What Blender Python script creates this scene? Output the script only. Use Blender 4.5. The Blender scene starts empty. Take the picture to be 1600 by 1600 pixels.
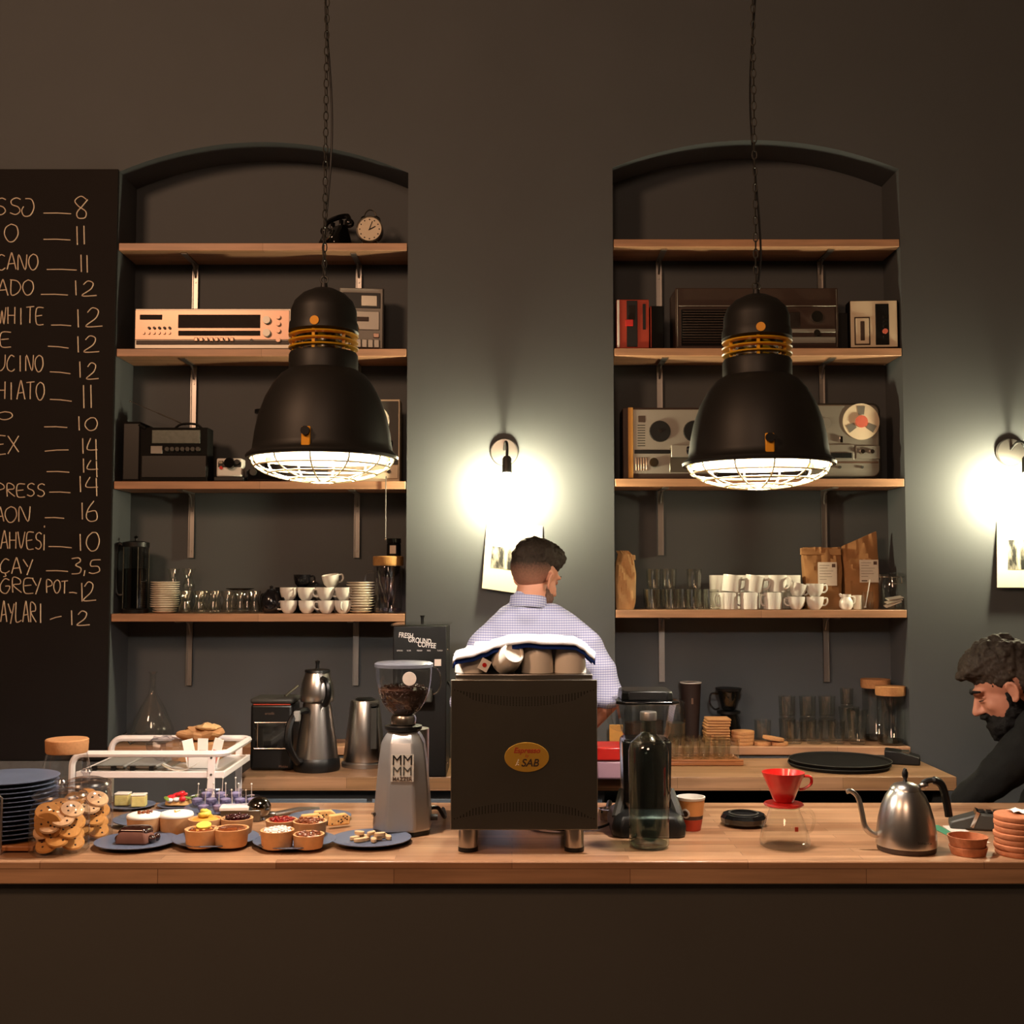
import bpy, bmesh, math, random
from mathutils import Vector, Matrix, Euler, noise
random.seed(7)
PI = math.pi
scene = bpy.context.scene
COL = scene.collection

# ------------------------------------------------------------------ camera
F = 1785.0                      # focal length in pixels of a 1600 px frame
PITCH = math.atan(105 / F)
CAMZ = 1.70
cd = bpy.data.cameras.new('camera')
cd.sensor_width = 36; cd.sensor_fit = 'HORIZONTAL'; cd.lens = F / 1600 * 36
cd.clip_start = .05
cam = bpy.data.objects.new('camera', cd); COL.objects.link(cam)
cam.location = (0, 0, CAMZ); cam.rotation_euler = (PI / 2 + PITCH, 0, 0)
scene.camera = cam

# ------------------------------------------------------------------ world, lights, exposure
w = bpy.data.worlds.new('world'); scene.world = w; w.use_nodes = True
w.node_tree.nodes['Background'].inputs[0].default_value = (1.0, .66, .46, 1)
w.node_tree.nodes['Background'].inputs[1].default_value = .035
scene.view_settings.view_transform = 'Standard'
scene.view_settings.look = 'None'
scene.view_settings.gamma = 1
scene.view_settings.exposure = 0.0
scene.view_settings.use_curve_mapping = False
scene.cycles.max_bounces = 10
scene.cycles.transparent_max_bounces = 48
scene.cycles.glossy_bounces = 4
scene.cycles.caustics_reflective = False
scene.cycles.caustics_refractive = False
scene.cycles.sample_clamp_indirect = 4

def area(name, loc, target, size, power, col):
    l = bpy.data.lights.new(name, 'AREA'); l.shape = 'DISK'; l.size = size; l.energy = power; l.color = col
    o = bpy.data.objects.new(name, l); COL.objects.link(o); o.location = loc
    o.rotation_euler = (Vector(target) - Vector(loc)).to_track_quat('-Z', 'Y').to_euler()
    return o
area('room_light_left', (-2.6, .4, 4.1), (-1.6, 4.8, 3.6), .8, 100, (1, .58, .34))
area('front_fill_light', (-.3, -1.0, 3.9), (0, 4.0, 1.6), 1.0, 46, (1, .62, .40))  # unseen fill added behind the camera to brighten camera-facing surfaces
PEND_E = 1000     # strengths of the lamp bulbs (emission)
SCON_E = 840

# ------------------------------------------------------------------ pixel -> metre helpers
CP, SP = math.cos(PITCH), math.sin(PITCH)
def ray(x, y):
    a = (x - 800) / F; b = (800 - y) / F
    return Vector((a, CP - b * SP, SP + b * CP))
def W(x, y, D):                 # point of the vertical plane at distance D
    r = ray(x, y); return Vector((0, 0, CAMZ)) + r * (D / r.y)
def G(x, y, z):                 # point of the horizontal plane at height z
    r = ray(x, y); return Vector((0, 0, CAMZ)) + r * ((z - CAMZ) / r.z)
def S(D): return D / F
def on(x, ybase, z, r=0):       # centre of a round thing of radius r whose near foot shows at ybase
    g = G(x, ybase, z); D = g.y + r
    return Vector(((x - 800) / F * D, D, z))

# ------------------------------------------------------------------ materials
def lin(h):
    h = h.lstrip('#'); o = []
    for i in (0, 2, 4):
        c = int(h[i:i + 2], 16) / 255
        o.append(c / 12.92 if c <= .04045 else ((c + .055) / 1.055) ** 2.4)
    return (o[0], o[1], o[2], 1)
MATS = {}
def new(name):
    m = bpy.data.materials.new(name); m.use_nodes = True
    nt = m.node_tree; b = nt.nodes['Principled BSDF']; MATS[name] = m
    return m, nt, b
def mat(name, col, rough=.5, metal=0, var=.12, scale=14, bump=0, coat=0, trans=0, emit=0, sheen=0):
    m, nt, b = new(name)
    c = lin(col)
    b.inputs['Roughness'].default_value = rough; b.inputs['Metallic'].default_value = metal
    b.inputs['Coat Weight'].default_value = coat
    b.inputs['Specular IOR Level'].default_value = .15 if rough > .6 else .35 if rough >= .38 else .5
    b.inputs['Transmission Weight'].default_value = trans
    b.inputs['Sheen Weight'].default_value = sheen
    if emit:
        b.inputs['Emission Color'].default_value = c; b.inputs['Emission Strength'].default_value = emit
    tc = nt.nodes.new('ShaderNodeTexCoord'); n = nt.nodes.new('ShaderNodeTexNoise')
    n.inputs['Scale'].default_value = scale; n.inputs['Detail'].default_value = 4
    nt.links.new(tc.outputs['Object'], n.inputs['Vector'])
    mx = nt.nodes.new('ShaderNodeMix'); mx.data_type = 'RGBA'
    mx.inputs[6].default_value = (c[0] * (1 - var), c[1] * (1 - var), c[2] * (1 - var), 1)
    mx.inputs[7].default_value = (min(1, c[0] * (1 + var)), min(1, c[1] * (1 + var)), min(1, c[2] * (1 + var)), 1)
    nt.links.new(n.outputs['Fac'], mx.inputs[0]); nt.links.new(mx.outputs[2], b.inputs['Base Color'])
    if bump:
        bp = nt.nodes.new('ShaderNodeBump'); bp.inputs['Strength'].default_value = bump; bp.inputs['Distance'].default_value = .002
        nt.links.new(n.outputs['Fac'], bp.inputs['Height']); nt.links.new(bp.outputs[0], b.inputs['Normal'])
    return m
def wood(name, c1, c2, bw=.5, bh=.04, rough=.35, gscale=1, ax='xy'):
    m, nt, b = new(name); L = nt.links; N = nt.nodes
    tc = N.new('ShaderNodeTexCoord'); sp = N.new('ShaderNodeSeparateXYZ'); L.new(tc.outputs['Object'], sp.inputs[0])
    ad = N.new('ShaderNodeMath'); ad.operation = 'ADD'; L.new(sp.outputs['Y'], ad.inputs[0]); L.new(sp.outputs['Z'], ad.inputs[1])
    cb = N.new('ShaderNodeCombineXYZ'); L.new(sp.outputs['X'], cb.inputs[0]); L.new(ad.outputs[0], cb.inputs[1])
    br = N.new('ShaderNodeTexBrick'); L.new(cb.outputs[0], br.inputs['Vector'])
    br.inputs['Scale'].default_value = 1; br.inputs['Brick Width'].default_value = bw; br.inputs['Row Height'].default_value = bh
    br.inputs['Mortar Size'].default_value = .0009; br.inputs['Bias'].default_value = 0
    a, d = lin(c1), lin(c2)
    br.inputs['Color1'].default_value = a; br.inputs['Color2'].default_value = d
    br.inputs['Mortar'].default_value = (d[0] * .6, d[1] * .6, d[2] * .6, 1)
    mp = N.new('ShaderNodeMapping'); mp.inputs['Scale'].default_value = (3 * gscale, 55 * gscale, 55 * gscale); L.new(tc.outputs['Object'], mp.inputs[0])
    n = N.new('ShaderNodeTexNoise'); n.inputs['Scale'].default_value = 1; n.inputs['Detail'].default_value = 6; L.new(mp.outputs[0], n.inputs['Vector'])
    cr = N.new('ShaderNodeMapRange'); cr.inputs['From Min'].default_value = .3; cr.inputs['From Max'].default_value = .7
    cr.inputs['To Min'].default_value = .72; cr.inputs['To Max'].default_value = 1.1; L.new(n.outputs['Fac'], cr.inputs[0])
    n2 = N.new('ShaderNodeTexNoise'); n2.inputs['Scale'].default_value = 2.5; n2.inputs['Detail'].default_value = 3; L.new(tc.outputs['Object'], n2.inputs['Vector'])
    cr2 = N.new('ShaderNodeMapRange'); cr2.inputs['To Min'].default_value = .8; cr2.inputs['To Max'].default_value = 1.15; L.new(n2.outputs['Fac'], cr2.inputs[0])
    mu = N.new('ShaderNodeMath'); mu.operation = 'MULTIPLY'; L.new(cr.outputs[0], mu.inputs[0]); L.new(cr2.outputs[0], mu.inputs[1])
    mx = N.new('ShaderNodeVectorMath'); mx.operation = 'SCALE'; L.new(br.outputs['Color'], mx.inputs[0]); L.new(mu.outputs[0], mx.inputs['Scale'])
    L.new(mx.outputs[0], b.inputs['Base Color']); b.inputs['Roughness'].default_value = rough
    return m
def glass(name, tint='f4f6f4', lo=.05, hi=.75, rough=.03):     # thin-walled glass
    m = bpy.data.materials.new(name); m.use_nodes = True; MATS[name] = m; nt = m.node_tree; N = nt.nodes; L = nt.links
    N.remove(N['Principled BSDF']); out = N['Material Output']
    t = N.new('ShaderNodeBsdfTransparent'); t.inputs[0].default_value = lin(tint)
    g = N.new('ShaderNodeBsdfGlossy'); g.inputs['Roughness'].default_value = rough
    lw = N.new('ShaderNodeLayerWeight'); lw.inputs['Blend'].default_value = .5
    pw = N.new('ShaderNodeMath'); pw.operation = 'POWER'; pw.inputs[1].default_value = 4.0; L.new(lw.outputs['Facing'], pw.inputs[0])
    mr = N.new('ShaderNodeMapRange'); mr.inputs['To Min'].default_value = lo; mr.inputs['To Max'].default_value = hi; L.new(pw.outputs[0], mr.inputs[0])
    ms = N.new('ShaderNodeMixShader'); L.new(mr.outputs[0], ms.inputs[0]); L.new(t.outputs[0], ms.inputs[1]); L.new(g.outputs[0], ms.inputs[2])
    L.new(ms.outputs[0], out.inputs[0]); return m
def emis(name, col, s):
    m = bpy.data.materials.new(name); m.use_nodes = True; MATS[name] = m; nt = m.node_tree
    nt.nodes.remove(nt.nodes['Principled BSDF'])
    e = nt.nodes.new('ShaderNodeEmission'); e.inputs[0].default_value = lin(col); e.inputs[1].default_value = s
    nt.links.new(e.outputs[0], nt.nodes['Material Output'].inputs[0]); return m

mat('paint', '535659', .62, var=.07, scale=3, bump=.05)
mat('niche_paint', '4c4e52', .65, var=.06, scale=3)
mat('board', '1c1817', .75, var=.12, scale=5)
mat('chalk', 'd8c4ae', .9, var=.2, scale=60)
mat('rough_plaster', '6a6a6a', .9, var=.25, scale=30, bump=.4)
mat('counter_paint', '4a4742', .6, var=.06, scale=3)
mat('cabinet_paint', '5c6670', .5, var=.05)
mat('floor_tile', '5a544c', .4, var=.15, scale=2)
mat('ceiling_paint', '6a6058', .8, var=.05)
wood('worktop', 'c09470', '93684a', .62, .042, .30)
wood('worktop_back', 'aa8262', '94704e', .62, .042, .34)
wood('shelf_wood', 'bd9070', 'ac7e5c', .9, .06, .45)
wood('board_wood', 'a86a3c', '99592e', 2, .3, .45)
wood('lid_wood', 'b98a52', 'a87a44', 2, .3, .5)
mat('cork', 'b98458', .85, var=.22, scale=120, bump=.3)
mat('cork_red', 'b06e4c', .8, var=.2, scale=120, bump=.3)
mat('black', '0b0b0b', .4); mat('black_gloss', '0b0b0c', .12, coat=.4); mat('black_matte', '0d0c0b', .75)
mat('lamp_black', '191817', .5, var=.05)
mat('lamp_inside', 'f6f0e2', .5)
mat('cage', 'f2e2b0', .4)
mat('amber', 'e8a01c', .3, var=.1)
mat('chrome', 'd8d4d0', .12, 1, var=.02); mat('steel', 'b8b2ac', .28, 1, var=.06, scale=40); mat('dark_steel', '7c776c', .3, .9, var=.12, scale=6)
mat('alu', 'a8a4a0', .4, 1, var=.05); mat('grinder_alu', 'a8a5a3', .42, .75, var=.04, coat=.2)
mat('white_ceramic', 'e6e2dc', .18, var=.02, coat=.3); mat('cream_ceramic', 'ece2d4', .25, var=.05, coat=.2)
mat('white_metal', 'e6dcd8', .35, var=.02); mat('white_paper', 'e8e2da', .8, var=.04); mat('white_matte', 'd8d4ce', .7, var=.03)
mat('blue_plate', '5c6478', .42, var=.06, coat=.1); mat('grey_white', 'b8b4b0', .3)
mat('black_ceramic', '17161a', .15, coat=.3)
mat('silver_face', '917667', .36, .85, var=.04, scale=4); mat('silver_dull', '9c978e', .42, .7, var=.05)
mat('dial', '241c18', .62, var=.3, scale=60); mat('brown_wood', '3a2a22', .5, var=.25, scale=20)
mat('grey_plastic', '8e8a84', .5, var=.05); mat('dark_grey', '34332f', .5, var=.1); mat('cream_plastic', 'd8c8ae', .45, var=.05)
mat('red_plastic', 'c3241f', .28, coat=.4); mat('red_dull', 'a23a26', .5); mat('orange', 'd8642a', .5)
mat('red_light', 'd06a58', .4); mat('oak', 'c8924c', .45, var=.15, scale=20)
mat('kraft', 'a87c54', .75, var=.2, scale=18, bump=.5); mat('kraft_light', 'c09a6c', .7, var=.2, scale=18, bump=.5)
mat('label_white', 'd6c8bc', .7, var=.08, scale=80); mat('label_ink', '5a443c', .8)
mat('crust', 'd09c6c', .65, var=.16, scale=60, bump=.3); mat('cream', 'f4efe4', .5, var=.05, bump=.4); mat('chocolate', '2a120c', .18, var=.2, coat=.5)
mat('cocoa', '6a463a', .8, var=.15, scale=50); mat('cherry', '34060c', .1, var=.5, scale=90, coat=.6); mat('nut', '7a3c1c', .2, var=.6, scale=120, bump=1, coat=.5)
mat('berry', '8a1c14', .15, var=.6, scale=120, bump=.8, coat=.5); mat('lemon', 'e2cf5a', .4, var=.1); mat('custard', 'd8963c', .4, var=.15, scale=60)
mat('cookie', 'c08448', .8, var=.25, scale=60, bump=.5); mat('cookie_pale', 'cfa27a', .8, var=.2, scale=60, bump=.5); mat('chip', '2c140c', .5)
mat('sponge', 'cfc07a', .85, var=.2, scale=90, bump=.5); mat('cake', 'dcae70', .8, var=.25, scale=90, bump=.5); mat('strawberry', 'd0202a', .3, var=.2, scale=40, coat=.3)
mat('leaf', '6f8a3a', .6, var=.3); mat('biscuit', 'ddb98c', .7, var=.15, scale=60); mat('lavender', 'a098b4', .4, var=.25, scale=60, coat=.4)
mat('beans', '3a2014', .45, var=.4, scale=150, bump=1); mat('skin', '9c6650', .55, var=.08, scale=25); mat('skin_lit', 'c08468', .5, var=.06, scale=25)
mat('hair', '2a211a', .7, var=.45, scale=110, bump=1); mat('hair_cut', '60463a', .75, var=.4, scale=160, bump=.5)
mat('beard', '080605', .85, var=.4, scale=160, bump=1); mat('sweater', '0b0b0a', .95, var=.15, scale=120, bump=.4); mat('trousers', '23242a', .85)
mat('lips', '9a5a4c', .5); mat('eye_white', 'd8d0c8', .3)
mat('towel_white', 'e6e8ee', .9, var=.05, scale=200, bump=.5, sheen=.2); mat('towel_blue', '1e3a86', .9, var=.15, scale=150, bump=.4)
mat('brown_cup', '33241f', .6); mat('tan', 'c98c52', .5); mat('brick_red', 'b0402a', .5); mat('green_card', '3f7a5c', .6)
mat('poster_paper', 'e8d8b8', .75, var=.04); mat('water', '9fb4b0', .05, trans=1); mat('pale_plastic', 'b08a98', .4)
mat('yellow_ring', 'e0a81e', .28, var=.08, coat=.3)
glass('clear', 'fbfcfb', .07, .85); glass('green_glass', 'e9f5f0', .11, .95); glass('smoke', 'a8aaaa', .07, .6); glass('cellophane', 'f4f4f8', .16, .7, .12)
glass('lilac_glass', 'ece8f6', .14, .7, .1); glass('amber_glass', 'f0e6c8', .06, .6)
emis('bulb_pendant', 'fff2e4', PEND_E); emis('bulb_sconce', 'fff2c6', SCON_E)
mat('leaf_dial', '4a5048', .3, var=.5, scale=70)
mat('recorder_shell', '8a857c', .35, .3, var=.08, coat=.1)
mat('smoke_lid', '55555c', .35, var=.05, coat=.3)
mat('gold', 'c89a3c', .35, .4, var=.05)
glass('water_thin', 'f4faf8', .04, .5)
glass('clear_lid', 'f6f6fa', .2, .75, .16); mat('solid_green_glass', 'c8e6dc', .03, trans=1, var=0)
mat('coconut', 'e8dcd4', .8, var=.3, scale=200, bump=1)
mat('dark_mirror', '8a857e', .08, 1)
glass('tea_glass', 'fbfcfa', .08, 1.0, .012)
glass('pale_water', 'e0dcf0', .15, .5)
mat('badge_grey', 'b4aca0', .45, .2)
# fine woven check for the shirt
def shirt_mat():
    m, nt, b = new('shirt'); N = nt.nodes; L = nt.links
    tc = N.new('ShaderNodeTexCoord'); sp = N.new('ShaderNodeSeparateXYZ'); L.new(tc.outputs['Object'], sp.inputs[0])
    def line(out, per, wd):
        a = N.new('ShaderNodeMath'); a.operation = 'DIVIDE'; L.new(out, a.inputs[0]); a.inputs[1].default_value = per
        f = N.new('ShaderNodeMath'); f.operation = 'FRACT'; L.new(a.outputs[0], f.inputs[0])
        g = N.new('ShaderNodeMath'); g.operation = 'LESS_THAN'; L.new(f.outputs[0], g.inputs[0]); g.inputs[1].default_value = wd
        return g.outputs[0]
    a = line(sp.outputs['Z'], .0085, .36); c = line(sp.outputs['X'], .0085, .3)
    s = N.new('ShaderNodeMath'); s.operation = 'MULTIPLY'; L.new(c, s.inputs[0]); s.inputs[1].default_value = .45
    t = N.new('ShaderNodeMath'); t.operation = 'MULTIPLY'; L.new(a, t.inputs[0]); t.inputs[1].default_value = .8
    u = N.new('ShaderNodeMath'); u.operation = 'ADD'; u.use_clamp = True; L.new(s.outputs[0], u.inputs[0]); L.new(t.outputs[0], u.inputs[1])
    mx = N.new('ShaderNodeMix'); mx.data_type = 'RGBA'; L.new(u.outputs[0], mx.inputs[0])
    mx.inputs[6].default_value = lin('a9a9ba'); mx.inputs[7].default_value = lin('6c6c92'); L.new(mx.outputs[2], b.inputs['Base Color'])
    b.inputs['Roughness'].default_value = .85
shirt_mat()

# ------------------------------------------------------------------ mesh builder
def ident(): return Matrix.Identity(4)
def RX(a): return Matrix.Rotation(a, 4, 'X')
def RY(a): return Matrix.Rotation(a, 4, 'Y')
def RZ(a): return Matrix.Rotation(a, 4, 'Z')
def T(x, y, z): return Matrix.Translation((x, y, z))
class MB:
    def __init__(s): s.v = []; s.f = []
    def add(s, vs, fs, mx=None):
        o = len(s.v)
        s.v += [tuple(mx @ Vector(p)) if mx is not None else tuple(p) for p in vs]
        s.f += [tuple(i + o for i in f) for f in fs]; return s
    def box(s, x0, y0, z0, x1, y1, z1, mx=None):
        v = [(x, y, z) for x in (x0, x1) for y in (y0, y1) for z in (z0, z1)]
        return s.add(v, [(0, 1, 3, 2), (4, 6, 7, 5), (0, 4, 5, 1), (2, 3, 7, 6), (0, 2, 6, 4), (1, 5, 7, 3)], mx)
    def lathe(s, prof, c=(0, 0, 0), seg=28, mx=None, sx=1, sy=1, a0=0, a1=2 * PI):
        vs = []; fs = []; rings = []; full = abs(a1 - a0 - 2 * PI) < 1e-6; n = seg if full else seg + 1
        for r, z in prof:
            if r < 1e-6: rings.append([len(vs)]); vs.append((c[0], c[1], c[2] + z))
            else:
                rings.append(list(range(len(vs), len(vs) + n)))
                for i in range(n):
                    a = a0 + (a1 - a0) * i / seg; vs.append((c[0] + r * sx * math.cos(a), c[1] + r * sy * math.sin(a), c[2] + z))
        for A, B in zip(rings, rings[1:]):
            for i in range(seg):
                j = (i + 1) % n if full else i + 1
                if len(A) == 1 and len(B) == 1: continue
                if len(A) == 1: fs.append((A[0], B[j], B[i]))
                elif len(B) == 1: fs.append((A[i], A[j], B[0]))
                else: fs.append((A[i], A[j], B[j], B[i]))
        return s.add(vs, fs, mx)
    def cyl(s, r, z0, z1, c=(0, 0, 0), seg=24, mx=None, r1=None):
        r1 = r if r1 is None else r1
        return s.lathe([(0, z0), (r, z0), (r1, z1), (0, z1)], c, seg, mx)
    def tube(s, pts, r, seg=8, closed=False):
        pts = [Vector(p) for p in pts]; n = len(pts); rs = r if isinstance(r, (list, tuple)) else [r] * n
        vs = []; fs = []; up = None
        for i, p in enumerate(pts):
            if closed: t = pts[(i + 1) % n] - pts[i - 1]
            else: t = pts[min(i + 1, n - 1)] - pts[max(i - 1, 0)]
            if t.length < 1e-9: t = Vector((0, 0, 1))
            t.normalize()
            if up is None:
                up = Vector((0, 0, 1)) if abs(t.z) < .9 else Vector((1, 0, 0))
            a = up - t * up.dot(t)
            if a.length < 1e-6: a = t.orthogonal()
            a.normalize(); b = t.cross(a); up = a
            for k in range(seg):
                an = 2 * PI * k / seg; vs.append(p + (a * math.cos(an) + b * math.sin(an)) * rs[i])
        m = n if closed else n - 1
        for i in range(m):
            for k in range(seg):
                a0 = i * seg + k; a1 = i * seg + (k + 1) % seg; j = (i + 1) % n
                fs.append((a0, a1, j * seg + (k + 1) % seg, j * seg + k))
        if not closed: fs.append(tuple(range(seg))[::-1]); fs.append(tuple((n - 1) * seg + k for k in range(seg)))
        return s.add(vs, fs)
    def ell(s, c, r, mx=None, seg=16, rings=10):
        prof = [(math.sin(PI * i / rings), -math.cos(PI * i / rings)) for i in range(rings + 1)]
        prof[0] = (0, -1); prof[-1] = (0, 1)
        m = T(*c) @ (mx or ident()) @ Matrix.Diagonal((r[0], r[1], r[2], 1))
        return s.lathe(prof, (0, 0, 0), seg, m)
    def prism(s, poly, y0, y1, mx=None):          # poly in x,z, thickness along y
        n = len(poly); v = [(x, y0, z) for x, z in poly] + [(x, y1, z) for x, z in poly]
        f = [tuple(range(n)), tuple(range(2 * n - 1, n - 1, -1))] + [(i, (i + 1) % n, (i + 1) % n + n, i + n) for i in range(n)]
        return s.add(v, f, mx)
    def slab(s, poly, z0, z1, mx=None):           # poly in x,y
        n = len(poly); v = [(x, y, z0) for x, y in poly] + [(x, y, z1) for x, y in poly]
        f = [tuple(range(n)), tuple(range(2 * n - 1, n - 1, -1))] + [(i, (i + 1) % n, (i + 1) % n + n, i + n) for i in range(n)]
        return s.add(v, f, mx)
    def build(s, name, m, parent=None, bevel=0, angle=38, seg=2, loc=None, recalc=True):
        me = bpy.data.meshes.new(name); me.from_pydata(s.v, [], s.f); me.update()
        if recalc:
            bm = bmesh.new(); bm.from_mesh(me); bmesh.ops.recalc_face_normals(bm, faces=bm.faces); bm.to_mesh(me); bm.free()
        me.shade_smooth(); me.set_sharp_from_angle(angle=math.radians(angle))
        me.materials.append(MATS[m])
        o = bpy.data.objects.new(name, me); COL.objects.link(o)
        if parent: o.parent = parent
        if loc is not None: o.location = loc
        if bevel:
            b = o.modifiers.new('bevel', 'BEVEL'); b.width = bevel; b.segments = seg; b.limit_method = 'ANGLE'; b.angle_limit = math.radians(40)
        return o
def B(*a, **k): return MB().box(*a, **k)
def Lz(*a, **k): return MB().lathe(*a, **k)
def Tb(*a, **k): return MB().tube(*a, **k)
def arc(c, r, a0, a1, n=12, plane='xz', r2=None):
    r2 = r if r2 is None else r2; o = []
    for i in range(n + 1):
        a = a0 + (a1 - a0) * i / n; u, v = r * math.cos(a), r2 * math.sin(a)
        o.append({'xz': (c[0] + u, c[1], c[2] + v), 'xy': (c[0] + u, c[1] + v, c[2]), 'yz': (c[0], c[1] + u, c[2] + v)}[plane])
    return o
def bez(p, n=10):
    P = [Vector(q) for q in p]; out = []
    for i in range(len(P) - 1):
        a = P[max(i - 1, 0)]; b = P[i]; c = P[i + 1]; d = P[min(i + 2, len(P) - 1)]
        for k in range(n):
            t = k / n
            out.append(.5 * ((2 * b) + (c - a) * t + (2 * a - 5 * b + 4 * c - d) * t * t + (3 * b - a - 3 * c + d) * t ** 3))
    out.append(P[-1]); return out

def tag(o, label, cat, group=None):
    o['label'] = label; o['category'] = cat
    if group: o['group'] = group
    return o
def thing(name, label, cat, loc=(0, 0, 0), rz=0, group=None):
    o = bpy.data.objects.new(name, None); COL.objects.link(o); o.empty_display_size = .05
    o.location = loc; o.rotation_euler = (0, 0, rz); return tag(o, label, cat, group)
def struct(o): o['kind'] = 'structure'; return o
def dup(root, loc, rz=0, label=None, group=None, rot=None, sc=None):
    r = root.copy(); COL.objects.link(r); r.location = loc; r.rotation_euler = rot or (0, 0, rz)
    if label: r['label'] = label
    if group: r['group'] = group
    if sc: r.scale = sc if isinstance(sc, tuple) else (sc, sc, sc)
    for ch in list(root.children):
        c = ch.copy(); COL.objects.link(c); c.parent = r
        for g in ch.children:
            d = g.copy(); COL.objects.link(d); d.parent = c
    return r
USED = set()
def place(proto, loc, rz=0, label=None, group=None, rot=None, sc=None):   # the first call moves the prototype itself
    if proto.name not in USED:
        USED.add(proto.name); proto.location = loc; proto.rotation_euler = rot or (0, 0, rz)
        if label: proto['label'] = label
        if group: proto['group'] = group
        if sc: proto.scale = sc if isinstance(sc, tuple) else (sc, sc, sc)
        return proto
    return dup(proto, loc, rz, label, group, rot, sc)
ORD = ['topmost', 'second from top', 'third from top', 'fourth from top', 'fifth from top', 'sixth from top', 'seventh from top', 'eighth from top',
       'ninth from top', 'tenth from top', 'eleventh from top', 'twelfth from top', 'thirteenth from top', 'fourteenth from top', 'fifteenth from top', 'sixteenth from top']
NTH = ['first', 'second', 'third', 'fourth', 'fifth', 'sixth', 'seventh', 'eighth', 'ninth', 'tenth', 'eleventh', 'twelfth']
def text(body, size, m, parent, name='lettering', loc=(0, 0, 0), rot=(PI / 2, 0, 0), ext=.0004, align='CENTER', sx=1, shear=0, space=1, off=0):
    cu = bpy.data.curves.new(name, 'FONT'); cu.body = body; cu.size = size; cu.extrude = ext; cu.align_x = align; cu.shear = shear; cu.space_character = space; cu.offset = off
    t = bpy.data.objects.new('tmp', cu); COL.objects.link(t)
    dg = bpy.context.evaluated_depsgraph_get(); me = bpy.data.meshes.new_from_object(t.evaluated_get(dg))
    bpy.data.objects.remove(t); me.materials.clear(); me.materials.append(MATS[m]); me.name = name
    o = bpy.data.objects.new(name, me); COL.objects.link(o); o.parent = parent; o.location = loc; o.rotation_euler = rot; o.scale = (sx, 1, 1)
    return o

# ------------------------------------------------------------------ the setting
DW = 4.8; ND = .225; CT = .96
ZTOP = 4.45
def niche_outline(xl, xr, zs_l, zs_r, zc, zb):
    cx = (xl + xr) / 2; pts = []
    n = 24
    for i in range(n + 1):
        t = i / n; x = xl + (xr - xl) * t; base = zs_l + (zs_r - zs_l) * t
        h = (zc - (zs_l + zs_r) / 2); u = 2 * t - 1
        # circular segment
        half = (xr - xl) / 2; R = (half * half + h * h) / (2 * h)
        z = base + math.sqrt(max(R * R - (u * half) ** 2, 0)) - (R - h)
        pts.append((x, z))
    return pts
NB = 1.0                                                # niche bottom
nL = dict(xl=W(187, 268, DW).x, xr=W(638, 268, DW).x)
nR = dict(xl=W(957, 262, DW).x, xr=W(1404, 264, DW).x)
oL = niche_outline(nL['xl'], nL['xr'], W(187, 268, DW).z, W(638, 270, DW).z, W(412, 222, DW).z, NB)
oR = niche_outline(nR['xl'], nR['xr'], W(957, 262, DW).z, W(1404, 264, DW).z, W(1180, 219, DW).z, NB)
def wall_back():
    m = MB(); XL, XR = -3.3, 3.3; NB = .97
    def q(x0, z0, x1, z1): m.add([(x0, DW, z0), (x1, DW, z0), (x1, DW, z1), (x0, DW, z1)], [(0, 1, 2, 3)])
    q(XL, 0, nL['xl'], ZTOP); q(nL['xr'], 0, nR['xl'], ZTOP); q(nR['xr'], 0, XR, ZTOP)
    for o in (oL, oR):
        q(o[0][0], 0, o[-1][0], NB)
        for (a, za), (b, zb) in zip(o, o[1:]):
            m.add([(a, DW, za), (b, DW, zb), (b, DW, ZTOP), (a, DW, ZTOP)], [(0, 1, 2, 3)])
        loop = [(o[0][0], NB)] + list(o) + [(o[-1][0], NB)]
        k = len(loop)
        m.add([(x, DW, z) for x, z in loop] + [(x, DW + ND, z) for x, z in loop], [(i, (i + 1) % k, (i + 1) % k + k, i + k) for i in range(k)])
        m.add([(x, DW + ND, z) for x, z in loop], [tuple(range(k))])
    ob = m.build('wall_back', 'paint', recalc=False); struct(ob); return ob
wall_back()
struct(B(-3.3, -2.4, -.05, 3.3, 5.1, 0).build('floor', 'floor_tile'))
struct(B(-3.3, -2.4, ZTOP, 3.3, 5.1, ZTOP + .05).build('ceiling', 'ceiling_paint'))
struct(B(-3.4, -2.4, 0, -3.3, 5.1, ZTOP).build('wall_left', 'ceiling_paint'))
struct(B(3.3, -2.4, 0, 3.4, 5.1, ZTOP).build('wall_right', 'ceiling_paint'))
struct(B(-3.3, -2.5, 0, 3.3, -2.4, ZTOP).build('wall_front', 'ceiling_paint'))
# narrow sill of the niches, a wooden board each
for o, nm in ((oL, 'left'), (oR, 'right')):
    b = B(o[0][0] + .003, DW - .012, .972, o[-1][0] - .003, DW + ND - .003, 1.006).build('niche_sill_board', 'shelf_wood', bevel=.003)
    tag(b, 'wooden sill board along the bottom of the %s arched niche' % nm, 'shelf')
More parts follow.
